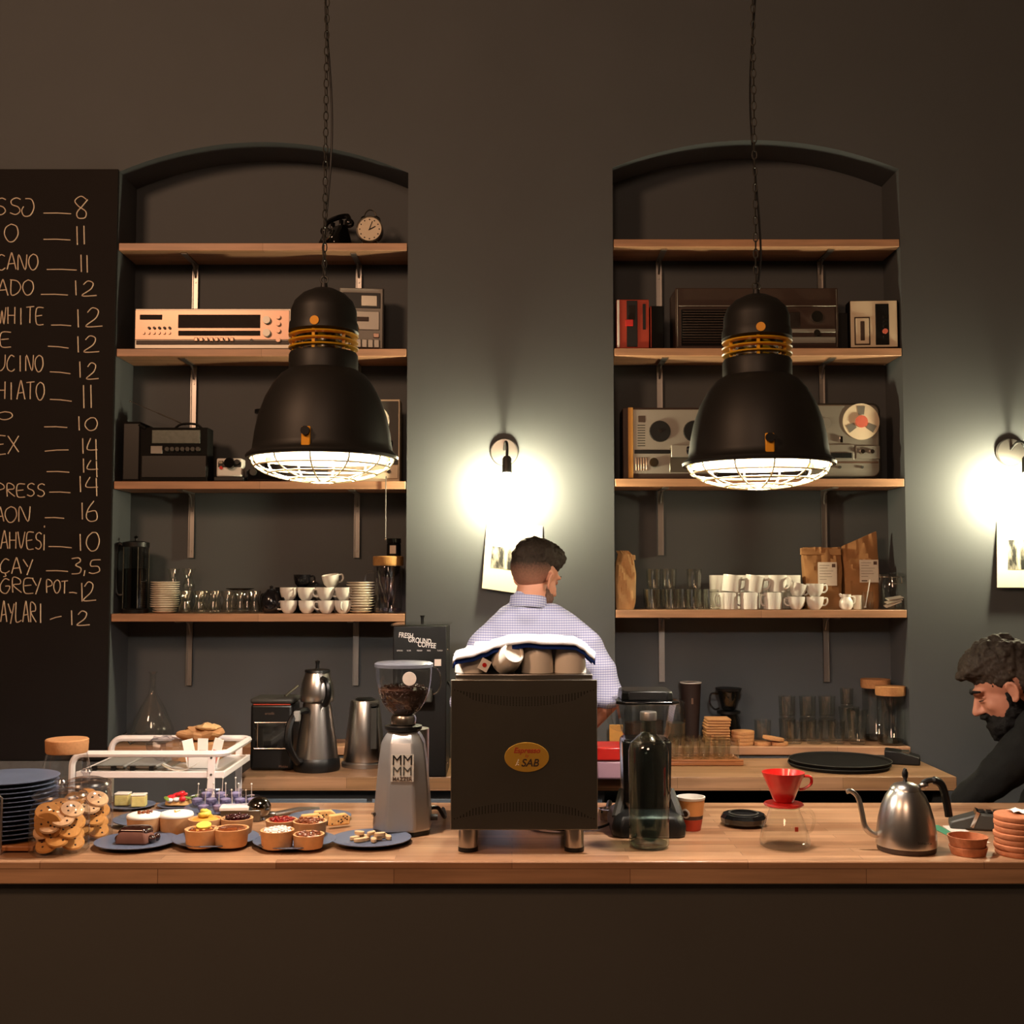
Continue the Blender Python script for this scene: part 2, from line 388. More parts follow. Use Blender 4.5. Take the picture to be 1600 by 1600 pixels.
# shelves with brackets
SH = {'L': [], 'R': []}
def shelf(side, o, ys, thick, names, bx, arch):
    for i, y in enumerate(ys):
        z = W(800, y, DW).z; xl, xr = o[0][0] + .004, o[-1][0] - .004
        t = thing('wall_shelf', '%s wooden shelf in the %s arched niche, %s' % (names[i][0], arch, names[i][1]), 'shelf', ((xl + xr) / 2, DW - .003, z))
        h = (xr - xl) / 2
        B(-h, 0, -thick[i], h, ND - .004, 0).build('board', 'shelf_wood', t, bevel=.002)
        for x in bx:
            px = (x - 800) / F * (DW + ND) - (xl + xr) / 2
            L = .285; m = MB(); zt = -thick[i]; yb = ND - .004
            m.box(px - .0125, yb - .005, zt - L, px + .0125, yb, zt - .0005)
            m.box(px - .0125, .03, zt - .0055, px + .0125, yb, zt - .0005)
            m.box(px - .0125, yb - .012, zt - L, px - .0095, yb, zt - .02); m.box(px + .0095, yb - .012, zt - L, px + .0125, yb, zt - .02)
            m.tube([(px, yb - .004, zt - .06), (px, yb - .025, zt - .02), (px, yb - .06, zt - .004)], .005, 6)
            m.cyl(.004, 0, .004, (0, 0, 0), 8, T(px, yb - .005, zt - .08) @ RX(PI / 2)); m.cyl(.004, 0, .004, (0, 0, 0), 8, T(px, yb - .005, zt - L + .03) @ RX(PI / 2))
            m.build('bracket', 'alu', t)
        SH[side].append(z)
NM = [('topmost', 'carrying the telephone and alarm clock'), ('second', 'carrying the silver receiver'), ('third', 'carrying the black radio and white camera'), ('lowest', 'carrying white cups and tea glasses')]
NR = [('topmost', 'empty'), ('second', 'carrying the red radio and wide brown radio'), ('third', 'carrying the reel tape recorders'), ('lowest', 'carrying mugs and kraft coffee bags')]
shelf('L', oL, [380, 545, 752, 959], [.033] * 4, NM, (300, 558), 'left')
shelf('R', oR, [374, 544, 748, 953], [.033] * 4, NR, (1032, 1287), 'right')

# main counter: the worktop is one thing, the front panel the body beneath it
WTB = G(800, 1254, CT).y; WTF = G(800, 1346, CT).y
zb = W(800, 1382, WTF).z
tag(B(-3.0, WTF, zb, 3.0, WTB, CT).build('counter_worktop', 'worktop', bevel=.004), 'long thick butcher block worktop of the front bar counter', 'worktop')
m = MB().box(-3.0, WTF + .03, 0, 3.0, WTF + .07, zb - .001)
tag(m.build('bar_counter', 'counter_paint', bevel=.002), 'plain dark painted front of the bar counter below the worktop', 'counter')
# back counter
BF = G(800, 1214, CT).y; zb2 = W(800, 1236, BF).z
xl = W(370, 1214, BF).x; xr = W(1495, 1214, BF).x
tag(B(xl, BF, zb2, xr, DW - .014, CT).build('back_worktop', 'worktop_back', bevel=.003), 'wooden butcher block worktop of the back counter against the wall', 'worktop')
t = thing('back_cabinet', 'grey painted cabinet under the back worktop, behind the grinder', 'cabinet', (xl + .05, BF + .03, 0))
cw = -.0 - xl + .3
B(0, .02, .1, cw, DW - BF - .05, zb2 - .003).build('body', 'cabinet_paint', t)
B(.03, .04, 0, cw - .03, DW - BF - .07, .1).build('plinth', 'black', t)
for i in range(3):
    d = B(.01 + i * cw / 3, 0, .12, (i + 1) * cw / 3 - .01, .019, zb2 - .035).build('door', 'cabinet_paint', t, bevel=.002)
    Tb([((i + .5) * cw / 3 - .05, -.0, .8), ((i + .5) * cw / 3 - .05, -.02, .8), ((i + .5) * cw / 3 + .05, -.02, .8), ((i + .5) * cw / 3 + .05, 0, .8)], .004).build('handle', 'steel', d)
t = thing('back_shelf_unit', 'dark open base unit under the right end of the back worktop', 'cabinet', (.45, BF + .03, 0))
uw = xr - .5
for nm, a in (('side_panel', (0, 0, 0, .03, .45, zb2 - .003)), ('side_panel', (uw - .03, 0, 0, uw, .45, zb2 - .003)), ('back_panel', (.031, .43, .05, uw - .031, .45, zb2 - .003)), ('shelf', (.031, .02, .1, uw - .031, .429, .13)), ('shelf', (.031, .02, .48, uw - .031, .429, .51))):
    B(*a).build(nm, 'black_matte', t)

# ------------------------------------------------------------------ chalkboard with its writing
t = thing('chalkboard', 'tall black chalkboard menu with handwritten chalk prices, left of the arched niches', 'chalkboard', (0, DW - .013, 0))
x1 = W(187, 300, DW).x - .004; x0 = -3.0
ztop = W(90, 266, DW).z; zbot = W(60, 1187, DW).z
B(x0, 0, zbot, x1, .012, ztop).build('board', 'board', t)
GL = {
 'S': [[(.9, .9), (.55, 1), (.15, .85), (.2, .6), (.7, .45), (.85, .2), (.5, 0), (.05, .1)]],
 'O': [[(.5, 1), (.1, .8), (0, .4), (.3, 0), (.7, .03), (1, .4), (.9, .85), (.5, 1)]],
 '0': [[(.5, 1), (.1, .75), (0, .35), (.35, 0), (.8, .1), (1, .55), (.8, .95), (.4, .98)]],
 'J': [[(.3, 1), (.8, .95), (1, .5), (.7, .05), (.2, 0), (0, .3), (.15, .55)]],
 'C': [[(.95, .9), (.5, 1), (.05, .6), (.1, .15), (.6, 0), (1, .15)]],
 'A': [[(0, 0), (.45, 1), (.6, .95), (1, 0)], [(.15, .35), (.9, .4)]],
 'N': [[(0, 0), (.1, 1), (.8, .02), (1, 1)]],
 'D': [[(.1, 1), (.1, 0), (.7, .1), (1, .5), (.7, .9), (0, 1)]],
 'W': [[(0, 1), (.25, 0), (.5, .8), (.72, 0), (1, 1)]],
 'H': [[(.05, 1), (.05, 0)], [(.95, 1), (.9, 0)], [(0, .5), (1, .5)]],
 'I': [[(.5, 1), (.5, 0)]], '1': [[(.4, 1), (.55, 0)]], 'İ': [[(.5, .8), (.4, 0)], [(.55, 1.15), (.6, 1.25)]],
 'T': [[(0, .95), (1, 1)], [(.5, 1), (.45, 0)]],
 'E': [[(1, 1), (.1, .95), (.1, .05), (1, 0)], [(.1, .5), (.8, .55)]],
 'U': [[(0, 1), (.05, .2), (.4, 0), (.9, .3), (1, 1)]],
 'X': [[(0, 1), (1, .1)], [(1, 1), (0, 0)]],
 'P': [[(.1, 0), (.1, 1), (.8, .9), (.9, .6), (.1, .45)]], 'R': [[(.1, 0), (.1, 1), (.8, .9), (.85, .6), (.15, .5), (1, 0)]],
 'V': [[(0, 1), (.45, 0), (1, 1)]], 'Ç': [[(.95, .9), (.5, 1), (.05, .6), (.1, .15), (.6, .05), (1, .2)], [(.5, .05), (.6, -.15), (.35, -.2)]],
 'Y': [[(0, 1), (.5, .5)], [(1, 1), (.4, -.05)]], 'G': [[(.95, .9), (.5, 1), (.05, .6), (.1, .15), (.6, 0), (.95, .3), (.95, .5), (.55, .5)]],
 'L': [[(.1, 1), (.1, 0), (1, .05)]], '8': [[(.9, .85), (.5, 1), (.05, .8), (.3, .55), (.85, .3), (.8, .02), (.3, 0), (.2, .25), (.6, .55), (1, .85)]],
 '2': [[(.1, .75), (.4, 1), (.75, .85), (.6, .45), (0, 0), (1, .02)]], '4': [[(.35, 1), (0, .45), (1, .42)], [(.85, .95), (.9, -.1)]],
 '6': [[(.7, 1), (.2, .6), (.05, .2), (.4, 0), (.95, .1), (.85, .5), (.15, .45)]], '3': [[(0, .95), (.7, 1), (.9, .8), (.4, .55), (.95, .35), (.8, .05), (0, 0)]],
 '5': [[(1, 1), (.3, .95), (.2, .55), (.8, .5), (.9, .15), (.4, -.02), (.05, .05)]], ',': [[(.6, .2), (.3, -.2)]], '-': [[(0, .5), (1, .5)]], ' ': []}
CK = {}
ROWY = [325, 364, 410, 450, 495, 537, 570, 612, 655, 697, 730, 765, 802, 845, 884, 920, 960]
def ckrow(y):
    k = min(range(17), key=lambda i: abs(ROWY[i] - y)); return CK.setdefault(k, MB())
def chalk(s, x0, x1, y0, y1, tilt=0, gap=.2):
    n = len(s); cw = (x1 - x0) / (n + gap * (n - 1))
    for i, ch in enumerate(s):
        wd = cw * (.5 if ch in '1Iİ,' else 1); ox = x0 + i * cw * (1 + gap) + (cw - wd) / 2
        jy = random.uniform(-1, 1) * (y1 - y0) * .05
        for st in GL[ch]:
            pts = []
            sm = bez([(a, b, 0) for a, b in st], 5) if len(st) > 2 else [Vector((a, b, 0)) for a, b in st]
            for p in sm:
                X = ox + p.x * wd + (p.y - .5) * tilt; Y = y1 - p.y * (y1 - y0) + jy
                q = W(X, Y, DW - .0145); pts.append((q.x, -.0008, q.z))
            ckrow((y0 + y1) / 2).tube(pts, .0024, 5)
def dash(x0, x1, y, y2=None):
    a = W(x0, y, DW - .0145); b = W(x1, y2 or y + 1, DW - .0145); ckrow(y - 8).tube([(a.x, -.0008, a.z), ((a.x + b.x) / 2, -.0008, (a.z + b.z) / 2 + .002), (b.x, -.0008, b.z)], .0024, 5)
for r in [('SS', -8, 34, 310, 336), ('J', 34, 53, 310, 337), ('8', 116, 137, 308, 342), ('O', 7, 28, 350, 377), ('11', 116, 136, 354, 383), ('CANO', -6, 59, 398, 422), ('11', 123, 140, 399, 426),
          ('ADO', -4, 52, 438, 461), ('1', 113, 124, 438, 461), ('2', 128, 151, 438, 461), ('WHITE', -3, 68, 480, 506), ('1', 117, 127, 484, 512), ('2', 134, 160, 482, 511), ('E', 0, 17, 520, 543),
          ('1', 117, 127, 526, 551), ('2', 131, 155, 524, 549), ('UCINO', -4, 67, 555, 580), ('1', 120, 130, 566, 591), ('2', 135, 154, 568, 593), ('HIATO', -4, 69, 597, 624), ('11', 126, 147, 602, 638),
          ('O', -4, 19, 643, 655), ('1', 119, 128, 650, 672), ('0', 133, 152, 653, 673), ('EX', -8, 29, 681, 709), ('1', 125, 134, 684, 708), ('4', 136, 152, 684, 715), ('1', 127, 134, 717, 739), ('4', 136, 153, 718, 742),
          ('PRESS', -6, 71, 756, 776), ('1', 121, 130, 745, 770), ('4', 134, 153, 745, 772), ('ON', 8, 47, 791, 815), ('A', -6, 6, 793, 814), ('1', 124, 133, 786, 812), ('6', 134, 152, 782, 814),
          ('AHVES', 1, 66, 831, 857), ('İ', 64, 74, 829, 860), ('1', 121, 130, 834, 860), ('0', 135, 155, 833, 862), ('ÇAY', 0, 51, 873, 896), ('3', 112, 127, 871, 896), (',', 127, 137, 874, 896), ('5', 138, 157, 875, 896),
          ('GRE', 0, 52, 904, 927), ('Y', 50, 64, 904, 928), ('POT', 72, 106, 907, 927), ('1', 124, 132, 912, 941), ('2', 130, 150, 910, 939), ('AYLARI', 1, 68, 942, 972), ('1', 108, 116, 953, 976), ('2', 120, 140, 954, 976)]:
    chalk(*r)
for d in [(68, 111, 333), (68, 110, 374), (73, 120, 421), (64, 106, 460), (80, 111, 508), (75, 107, 541, 544), (78, 110, 581, 584), (78, 112, 624, 627), (69, 105, 667), (70, 107, 705, 703), (73, 108, 737), (77, 110, 769), (70, 100, 809),
          (76, 112, 854, 856), (72, 106, 892), (108, 120, 926), (78, 96, 968, 963)]:
    dash(*d)
for ck in CK.values(): ck.build('chalk_line', 'chalk', t)
tag(B(x0, DW - .02, zbot - .12, x1 - .1, DW - .002, zbot - .004).build('wall_ledge', 'rough_plaster'), 'rough grey plaster strip on the wall just below the chalkboard', 'ledge')

# ------------------------------------------------------------------ pendant lamps
DP = 3.15
def pendant(cx, yr, label):
    s = S(DP); c = W(cx, yr, DP)
    t = thing('pendant_lamp', label, 'pendant lamp', c, 0, 'industrial pendant lamps over the counter')
    def P(px, dy): return (px * s, dy * s)          # radius px, px above the rim
    prof = [P(116, -3), P(117, 2), P(113, 6), P(109, 10), P(108, 18), P(105, 40), P(100, 64), P(90, 92), P(78, 114), P(66, 129), P(55, 136)]
    inner = [(r - .003, z - .002) for r, z in prof[::-1]]
    Lz(prof, seg=56).build('shade', 'lamp_black', t)
    Lz([(r, z) for r, z in inner[:-2]] + [P(113, 0), P(114, -3)], seg=56).build('reflector', 'lamp_inside', t)
    Lz([P(113, -4), P(118, -4), P(119, 0), P(117, 3), P(114, 3)], seg=56).build('rim', 'lamp_black', t)
    Lz([P(54, 132), P(54, 160), P(52, 164), P(36, 164), (0, 164 * s)], seg=40).build('neck', 'lamp_black', t)
    Lz([P(33, 164), P(33, 196)], seg=32).build('inner_sleeve', 'chrome', t)
    for k, dy in enumerate((171, 181, 191)):
        Lz([P(44, dy - 2), P(54, dy - 1), P(55, dy + 1), P(44, dy + 2), P(44, dy - 2)], seg=40).build('louvre_ring', 'yellow_ring', t)
    for k in range(6):
        a = k * PI / 3 + .35; x, y = 47 * s * math.cos(a), 47 * s * math.sin(a)
        B(x - .004, y - .004, 164 * s, x + .004, y + .004, 200 * s).build('spacer_post', 'yellow_ring', t)
    Lz([(0, 194 * s), P(50, 194), P(55, 197), P(54, 210), P(52, 214), P(51.5, 232), P(46, 246), P(34, 258), P(18, 266), P(6, 268), P(5, 276), (0, 277 * s)], seg=40).build('gear_housing', 'lamp_black', t)
    for a in (-PI / 2 - .1, PI / 6 - .1, 5 * PI / 6 - .1):
        MB().cyl(.0125, 0, .006, (0, 0, 0), 16, RZ(a) @ T(52.5 * s, 0, 205 * s) @ RY(PI / 2)).build('cap_plug', 'amber', t)
    for a in (-PI / 2 - .06, PI / 6, 5 * PI / 6):
        cl = MB().add(*boxvf(-.002, -.012, -.004, .004, .012, .06), RZ(a) @ T(111 * s, 0, 0) @ RY(-.06)).build('clip', 'amber', t, bevel=.003)
        MB().cyl(.012, 0, .008, (0, 0, 0), 16, RZ(a) @ T(112.5 * s, 0, 27 * s) @ RY(PI / 2)).build('clip_knob', 'black', cl)
    g = MB(); R = 112 * s; H = 37 * s
    for k in range(12):
        a = k * PI / 6
        g.tube([(R * math.cos(q) * math.cos(a), R * math.cos(q) * math.sin(a), -3 * s - H * math.sin(q)) for q in [i * PI / 20 for i in range(10)]], 0.0027, 6)
    for q in (0, .36, .72, 1.1, 1.4):
        rr = R * math.cos(q); g.tube(arc((0, 0, -3 * s - H * math.sin(q)), rr, 0, 2 * PI * 35 / 36, 35, 'xy'), 0.0027, 6, True)
    g.build('wire_guard', 'cage', t)
    b = MB().ell((0, 0, 58 * s), (.045, .045, .06)).cyl(.02, 110 * s, 150 * s)
    MB().ell((0, 0, 50 * s), (.05, .05, .065)).build('bulb', 'bulb_pendant', t)
    MB().cyl(.022, 85 * s, 134 * s).build('bulb_socket', 'white_ceramic', t)
    # chain and cord
    ch = MB(); z = 277 * s; k = 0; top = ZTOP - c.z - .03
    Tb(arc((0, 0, z + .008), .01, 0, 2 * PI * 11 / 12, 11), .003, 6, True).build('hook', 'dark_grey', t)
    z += .018
    while z < top:
        pts = []
        for i in range(10):
            a = 2 * PI * i / 10; u = .0065 * math.cos(a); v = .014 * math.sin(a)
            pts.append((u if k % 2 else u * .3, 0 if k % 2 else u, z + .012 + v))
        ch.tube(pts, .0017, 4, True); z += .0235; k += 1
    ch.build('chain', 'dark_grey', t)
    cp = [(.004, .006, 277 * s)]
    z = 277 * s
    while z < top:
        z += .09; cp.append((.012 * math.sin(z * 7 + cx) + .004, .010, z))
    Tb(bez(cp, 4), .003, 6).build('cord', 'black', t)
    Lz([(0, 0), (.05, 0), (.045, -.03), (.01, -.04), (0, -.04)], (0, 0, ZTOP - c.z - .001)).build('ceiling_rose', 'lamp_black', t)
def boxvf(*a):
    b = MB().box(*a); return b.v, b.f
pendant(504, 714, 'black dome pendant lamp with yellow louvre rings, hanging before the left niche')
pendant(1185, 724, 'black dome pendant lamp with yellow louvre rings, hanging before the right niche')

# ------------------------------------------------------------------ wall sconces and the paper prints below them
def sconce(x, label):
    c = W(x, 707, DW); t = thing('wall_sconce', label, 'wall lamp', (c.x, DW, c.z), 0, 'bare bulb wall sconces')
    Lz([(0, .0), (.058, .0), (.06, .006), (.055, .016), (0, .02)], mx=T(0, -.001, 0) @ RX(PI / 2)).build('wall_plate', 'alu', t)
    Tb(bez([(0, -.018, .01), (.005, -.07, .035), (.012, -.13, .02), (.012, -.135, -.03)], 6), .006).build('arm', 'black', t)
    Lz([(0, -.03), (.012, -.03), (.019, -.04), (.02, -.098), (0, -.098)], (.012, -.135, 0)).build('socket', 'dark_grey', t)
    Lz([(0, 0), (.013, 0), (.015, -.02), (.03, -.055), (.034, -.08), (.028, -.105), (.014, -.12), (0, -.124)], (.012, -.135, -.098)).build('bulb', 'bulb_sconce', t)
sconce(788, 'bare bulb wall sconce on the wall between the two arched niches')
sconce(1577, 'bare bulb wall sconce at the right edge, above the leaning bearded person')
def poster(pts, img, label, fl):
    # pts: top-left, top-right, bottom-right, bottom-left in pixels; the foot stands off the wall
    D0, D1 = DW - .004, DW - .035
    P = [W(*pts[0], D0), W(*pts[1], D0), W(*pts[2], D1), W(*pts[3], D1)]
    c = P[0]; t = thing('paper_print', label, 'print', c)
    n = (P[1] - P[0]).cross(P[3] - P[0]).normalized()
    if n.y > 0: n = -n
    m = MB(); U = 6; V = 8
    def pt(u, v, off=0):
        p = P[0].lerp(P[1], u).lerp(P[3].lerp(P[2], u), v); p = p + n * off; return p - c
    for side in (0, -.0012):
        vs = [pt(i / U, j / V, side) for j in range(V + 1) for i in range(U + 1)]
        m.add(vs, [(j * (U + 1) + i, j * (U + 1) + i + 1, (j + 1) * (U + 1) + i + 1, (j + 1) * (U + 1) + i) for j in range(V) for i in range(U)])
    sh = m.build('sheet', 'poster_paper', t)
    u0, v0, u1, v1 = img
    MB().add([pt(u0, v0, .0008), pt(u1, v0, .0008), pt(u1, v1, .0008), pt(u0, v1, .0008)], [(0, 1, 2, 3)]).build('picture', 'photo_print', t)
    MB().tube([pt(.42, .01, .003), pt(.42, -.04, .004)], .0012, 5).build('pin', 'black', t)
m, nt, b = new('photo_print'); N = nt.nodes
tc = N.new('ShaderNodeTexCoord'); mp = N.new('ShaderNodeMapping'); mp.inputs['Scale'].default_value = (45, 10, 14); nt.links.new(tc.outputs['Object'], mp.inputs[0])
n = N.new('ShaderNodeTexNoise'); n.inputs['Scale'].default_value = 1; n.inputs['Detail'].default_value = 6; nt.links.new(mp.outputs[0], n.inputs['Vector'])
cr = N.new('ShaderNodeValToRGB'); cr.color_ramp.elements[0].position = .42; cr.color_ramp.elements[0].color = (.01, .01, .009, 1); cr.color_ramp.elements[1].position = .66; cr.color_ramp.elements[1].color = (.45, .42, .34, 1)
nt.links.new(n.outputs['Fac'], cr.inputs[0]); nt.links.new(cr.outputs[0], b.inputs['Base Color'])
poster([(761, 815), (848, 822), (843, 932), (753, 919)], (.12, .36, .78, .68), 'cream paper print with a dark tree photograph, pinned behind the plaid-shirted person', 0)
poster([(1558, 812), (1655, 812), (1655, 918), (1558, 918)], (.17, .3, .75, .74), 'cream paper print with a grey photograph, pinned at the right edge under the sconce', 0)

# ================================================================== appliances and machines
def circ(x, z, r, y0, y1, seg=20, rr=None):
    m = MB(); m.lathe([(0, y0), (rr or r, y0), (r, y1), (0, y1)], (0, 0, 0), seg, T(x, 0, z) @ RX(PI / 2)); return m
def device(name, label, cat, rect, D, d, body, feats, rz=0, bevel=.003, group=None, zbase=None, ox=0):
    x0, y0, x1, y1 = rect; a = W(x0, y1, D); b = W(x1, y0, D); zb = a.z if zbase is None else zbase
    w = b.x - a.x; h = b.z - zb
    t = thing(name, label, cat, (a.x, D, zb), rz, group)
    B(0, 0, 0, w, d, h).build('body', body, t, bevel=bevel)
    def loc(x, y): p = W(x, y, D); return p.x - a.x, p.z - zb
    for f in feats:
        kind, nm, m = f[:3]
        if kind == 'b':
            (u0, v1), (u1, v0) = loc(f[3], f[4]), loc(f[5], f[6]); th = f[7] if len(f) > 7 else .004
            B(u0, -th, v0, u1, -.0002, v1).build(nm, m, t, bevel=min(th * .3, .002))
        elif kind == 'c':
            u, v = loc(f[3], f[4]); r = f[5] * S(D); th = f[6] if len(f) > 6 else .01
            circ(u, v, r, .0002, th, rr=r * 1.08).build(nm, m, t)
        elif kind == 'r':                    # ring
            u, v = loc(f[3], f[4]); r = f[5] * S(D); th = f[6]
            MB().lathe([(r * .8, .0002), (r, .0002), (r, th), (r * .8, th), (r * .8, .0002)], (0, 0, 0), 28, T(u, 0, v) @ RX(PI / 2)).build(nm, m, t)
    return t
zL = SH['L']; zR = SH['R']
SF = DW + .004     # front plane of things on the shelves
def top(z): return z + .0008

# --- left niche, second shelf: silver receiver
fe = [('b', 'face_plate', 'silver_face', 212, 485, 452, 531, .004), ('b', 'lower_strip', 'brown_wood', 213, 532, 452, 538.5, .004),
      ('b', 'dial_window', 'dial', 279, 492, 407, 513, .006), ('b', 'scale_strip', 'dial', 279, 517, 407, 525, .006), ('b', 'display', 'dial', 219, 492, 254, 500, .006)]
for i in range(8): fe.append(('b', 'push_button', 'silver_face', 304.5 + i * 8, 528, 310 + i * 8, 534, .012))
for y in (501, 521): fe.append(('c', 'knob', 'silver_dull', 417.5, y, 6, .02))
for y in (496, 506.5, 517.5, 532): fe.append(('c', 'knob', 'silver_face', 435.5, y, 3.6, .016))
for i in range(5): fe.append(('c', 'switch', 'dark_grey', 234 + i * 8, 513, 2, .012))
for i in range(6): fe.append(('c', 'button', 'silver_face', 225 + i * 8, 520.5, 2.4, .01))
fe.append(('c', 'jack', 'black', 393.5, 532, 2.4, .006))
device('stereo_receiver', 'wide silver stereo receiver with long dark tuning dial on the second left shelf', 'receiver', (210, 482, 455, 544), SF, .19, 'silver_dull', fe, zbase=top(zL[1]))
# cassette deck standing beside it, turned
t = device('cassette_recorder', 'tall grey cassette recorder standing upright at the right end of the second left shelf', 'cassette recorder', (530, 449, 600, 544), SF + .03, .07, 'dark_grey',
       [('b', 'face_plate', 'grey_plastic', 531, 450, 597, 543, .006), ('b', 'meter_panel', 'black', 536, 457, 594, 481, .009), ('b', 'meter_glass', 'dark_steel', 564, 461, 589, 478, .011),
        ('b', 'cassette_door', 'silver_dull', 545, 486, 592, 515, .011), ('b', 'cassette_slot', 'brown_wood', 552, 495, 576, 502, .014), ('b', 'eject_button', 'silver_face', 583, 520, 592, 527, .012)] +
       [('b', 'piano_key', 'silver_dull', 537 + i * 9.4, 530, 545 + i * 9.4, 543, .016) for i in range(6)], rz=.0, zbase=top(zL[1]))
t.rotation_euler = (0, 0, .12)
# --- left niche, top shelf: rotary telephone, alarm clock
c = Vector((W(521, 380, DW).x, DW + .095, top(zL[0])))
t = thing('rotary_telephone', 'old black rotary telephone on the topmost left shelf', 'telephone', c, -.75)
MB().prism([(-.06, 0), (.075, 0), (.07, .03), (.035, .085), (.02, .1), (-.02, .1), (-.035, .06)], -.07, .07, RZ(-PI / 2)).build('body', 'black_gloss', t, bevel=.012, seg=3)
d = MB().lathe([(0, 0), (.038, 0), (.038, .006), (0, .008)], mx=T(0, -.058, .052) @ RX(.95)).build('dial', 'chrome', t)
hm = MB()
for k in range(10):
    a = k * .55; hm.lathe([(0, .0085), (.006, .0085), (.006, .0095), (0, .0095)], (.026 * math.cos(a), .026 * math.sin(a), 0), 10, T(0, -.058, .052) @ RX(.95))
hm.build('finger_holes', 'black', d)
Tb(bez([(-.1, .0, .1), (-.09, 0, .128), (-.04, 0, .138), (.04, 0, .138), (.09, 0, .128), (.1, 0, .1)], 6), .012).ell((-.1, 0, .098), (.026, .026, .02)).ell((.1, 0, .098), (.026, .026, .02)).build('handset', 'black_gloss', t)
for s_ in (-1, 1): B(s_ * .035 - .006, -.012, .09, s_ * .035 + .006, .012, .126).build('cradle', 'black_gloss', t, bevel=.003)
t.scale = (.84, .84, 1)
c = Vector((W(576, 380, DW).x, DW + .05, top(zL[0])))
t = thing('alarm_clock', 'small round alarm clock with white face and chrome top handle on the topmost left shelf', 'alarm clock', c)
zc = .068; R_ = .056
MB().lathe([(0, 0), (.048, 0), (R_, .01), (R_, .045), (R_ - .003, .05)], mx=T(0, .025, zc) @ RX(PI / 2)).build('case', 'black_gloss', t)
MB().lathe([(R_ - .004, .05), (R_ + .001, .049), (R_ + .001, .054), (R_ - .004, .056), (R_ - .004, .05)], seg=40, mx=T(0, .025, zc) @ RX(PI / 2)).build('bezel', 'chrome', t)
fc = MB().lathe([(0, .0505), (R_ - .004, .0505)], seg=40, mx=T(0, .025, zc) @ RX(PI / 2)).build('face', 'cream_plastic', t)
dm = MB()
for k in range(12):
    a = k * PI / 6; dm.ell((.042 * math.sin(a), -.0262, zc + .042 * math.cos(a)), (.003, .001, .003), seg=8, rings=6)
dm.build('hour_marks', 'black', fc)
Tb([(0, -.028, zc), (.012, -.028, zc + .034)], .0015).build('minute_hand', 'black', t); Tb([(-.004, -.0275, zc - .004), (.026, -.0275, zc + .012)], .002).build('hour_hand', 'black', t)
for s_ in (-1, 1):
    MB().lathe([(0, .012), (.01, .012), (.02, .002), (.021, 0), (0, 0)], mx=T(s_ * .028, 0, zc + .05) @ RY(s_ * .5)).build('bell', 'chrome', t)
    Tb([(s_ * .03, 0, .022), (s_ * .042, 0, .001)], .004).build('foot', 'chrome', t)
Tb(arc((0, 0, zc + .058), .026, PI, 0, 12, r2=.034), .003).build('handle', 'chrome', t)
# --- left niche, third shelf
z3 = top(zL[2])
t = thing('speaker_box', 'black box standing in the left corner of the third left shelf, beside the portable radio', 'speaker', (W(189, 700, DW).x, DW + .02, z3))
B(0, 0, 0, .075, .17, .255).build('body', 'black_matte', t, bevel=.004); B(.006, -.003, .01, .069, -.0002, .245).build('grille', 'black', t)
fe = [('b', 'dial_panel', 'leaf_dial', 238, 672, 313, 693, .005), ('b', 'meter', 'grey_plastic', 236, 697, 254, 709, .006), ('b', 'speaker_grille', 'black', 222, 712, 322, 746, .004)]
for i in range(7): fe.append(('c', 'knob', 'dark_grey', 262 + i * 8, 702, 3.4, .012))
t = device('portable_radio', 'large black portable radio with raised antenna and carry handle on the third left shelf', 'radio', (218, 668, 325, 752), SF, .09, 'black_matte', fe, zbase=z3)
a = t.location; p = W(203, 627, DW + .05); q = W(290, 664, DW + .06)
Tb([q - a, q.lerp(p, .5) - a], .0028).tube([q.lerp(p, .5) - a, p - a], .0016).ell(p - a, (.004, .004, .004)).build('antenna', 'chrome', t)
w_ = W(325, 700, SF).x - a.x; h_ = W(300, 668, SF).z - z3
Tb(bez([(.13, .045, h_), (.16, .045, h_ + .02), (.22, .045, h_ + .02), (.25, .045, h_)], 5), .005).build('handle', 'black', t)
Tb([(.02, .0, h_ - .004), (-.006, -.006, h_ + .012)], .006).build('side_clip', 'black', t)
t = device('instant_camera', 'small black and white instant camera with rainbow button on the third left shelf', 'camera', (338, 716, 378, 744), SF + .01, .07, 'white_matte',
       [('b', 'black_band', 'black', 341, 722, 377, 730, .002), ('c', 'lens', 'black_gloss', 360, 724, 8, .025), ('c', 'viewfinder', 'black', 371, 722, 4, .012), ('c', 'shutter_button', 'red_plastic', 346, 731, 2.6, .008), ('b', 'flash', 'dark_steel', 342, 720, 349, 725, .006)], bevel=.006, zbase=z3 + .02)
B(-.008, -.012, -.0195, .118, .075, -.0005).build('film_door', 'black', t, bevel=.003)
t = device('folding_camera', 'flat black camera case lying between the instant camera and the glass hopper grinder', 'camera', (384, 733, 440, 752), SF + .02, .1, 'black_gloss', [('c', 'lens', 'dark_grey', 396, 738, 5, .015)], bevel=.01, zbase=z3)
c = Vector((W(400, 700, DW).x, DW + .155, z3)); t = thing('hand_grinder', 'slim black coffee grinder with clear glass hopper, half behind the left pendant lamp', 'coffee grinder', c)
Lz([(0, 0), (.045, 0), (.047, .02), (.024, .04), (.02, .16), (.026, .2), (0, .2)]).build('body', 'black', t)
Lz([(.024, .2005), (.034, .23), (.036, .31)]).build('hopper', 'clear', t); Lz([(0, .31), (.042, .31), (.042, .325), (0, .33)]).build('lid', 'black', t)
fe = [('b', 'face_plate', 'dark_grey', 516, 627, 622, 726, .004), ('c', 'disc', 'cream_ceramic', 584, 658, 24, .008), ('b', 'control_strip', 'cream_plastic', 516, 727.5, 622, 748, .006)]
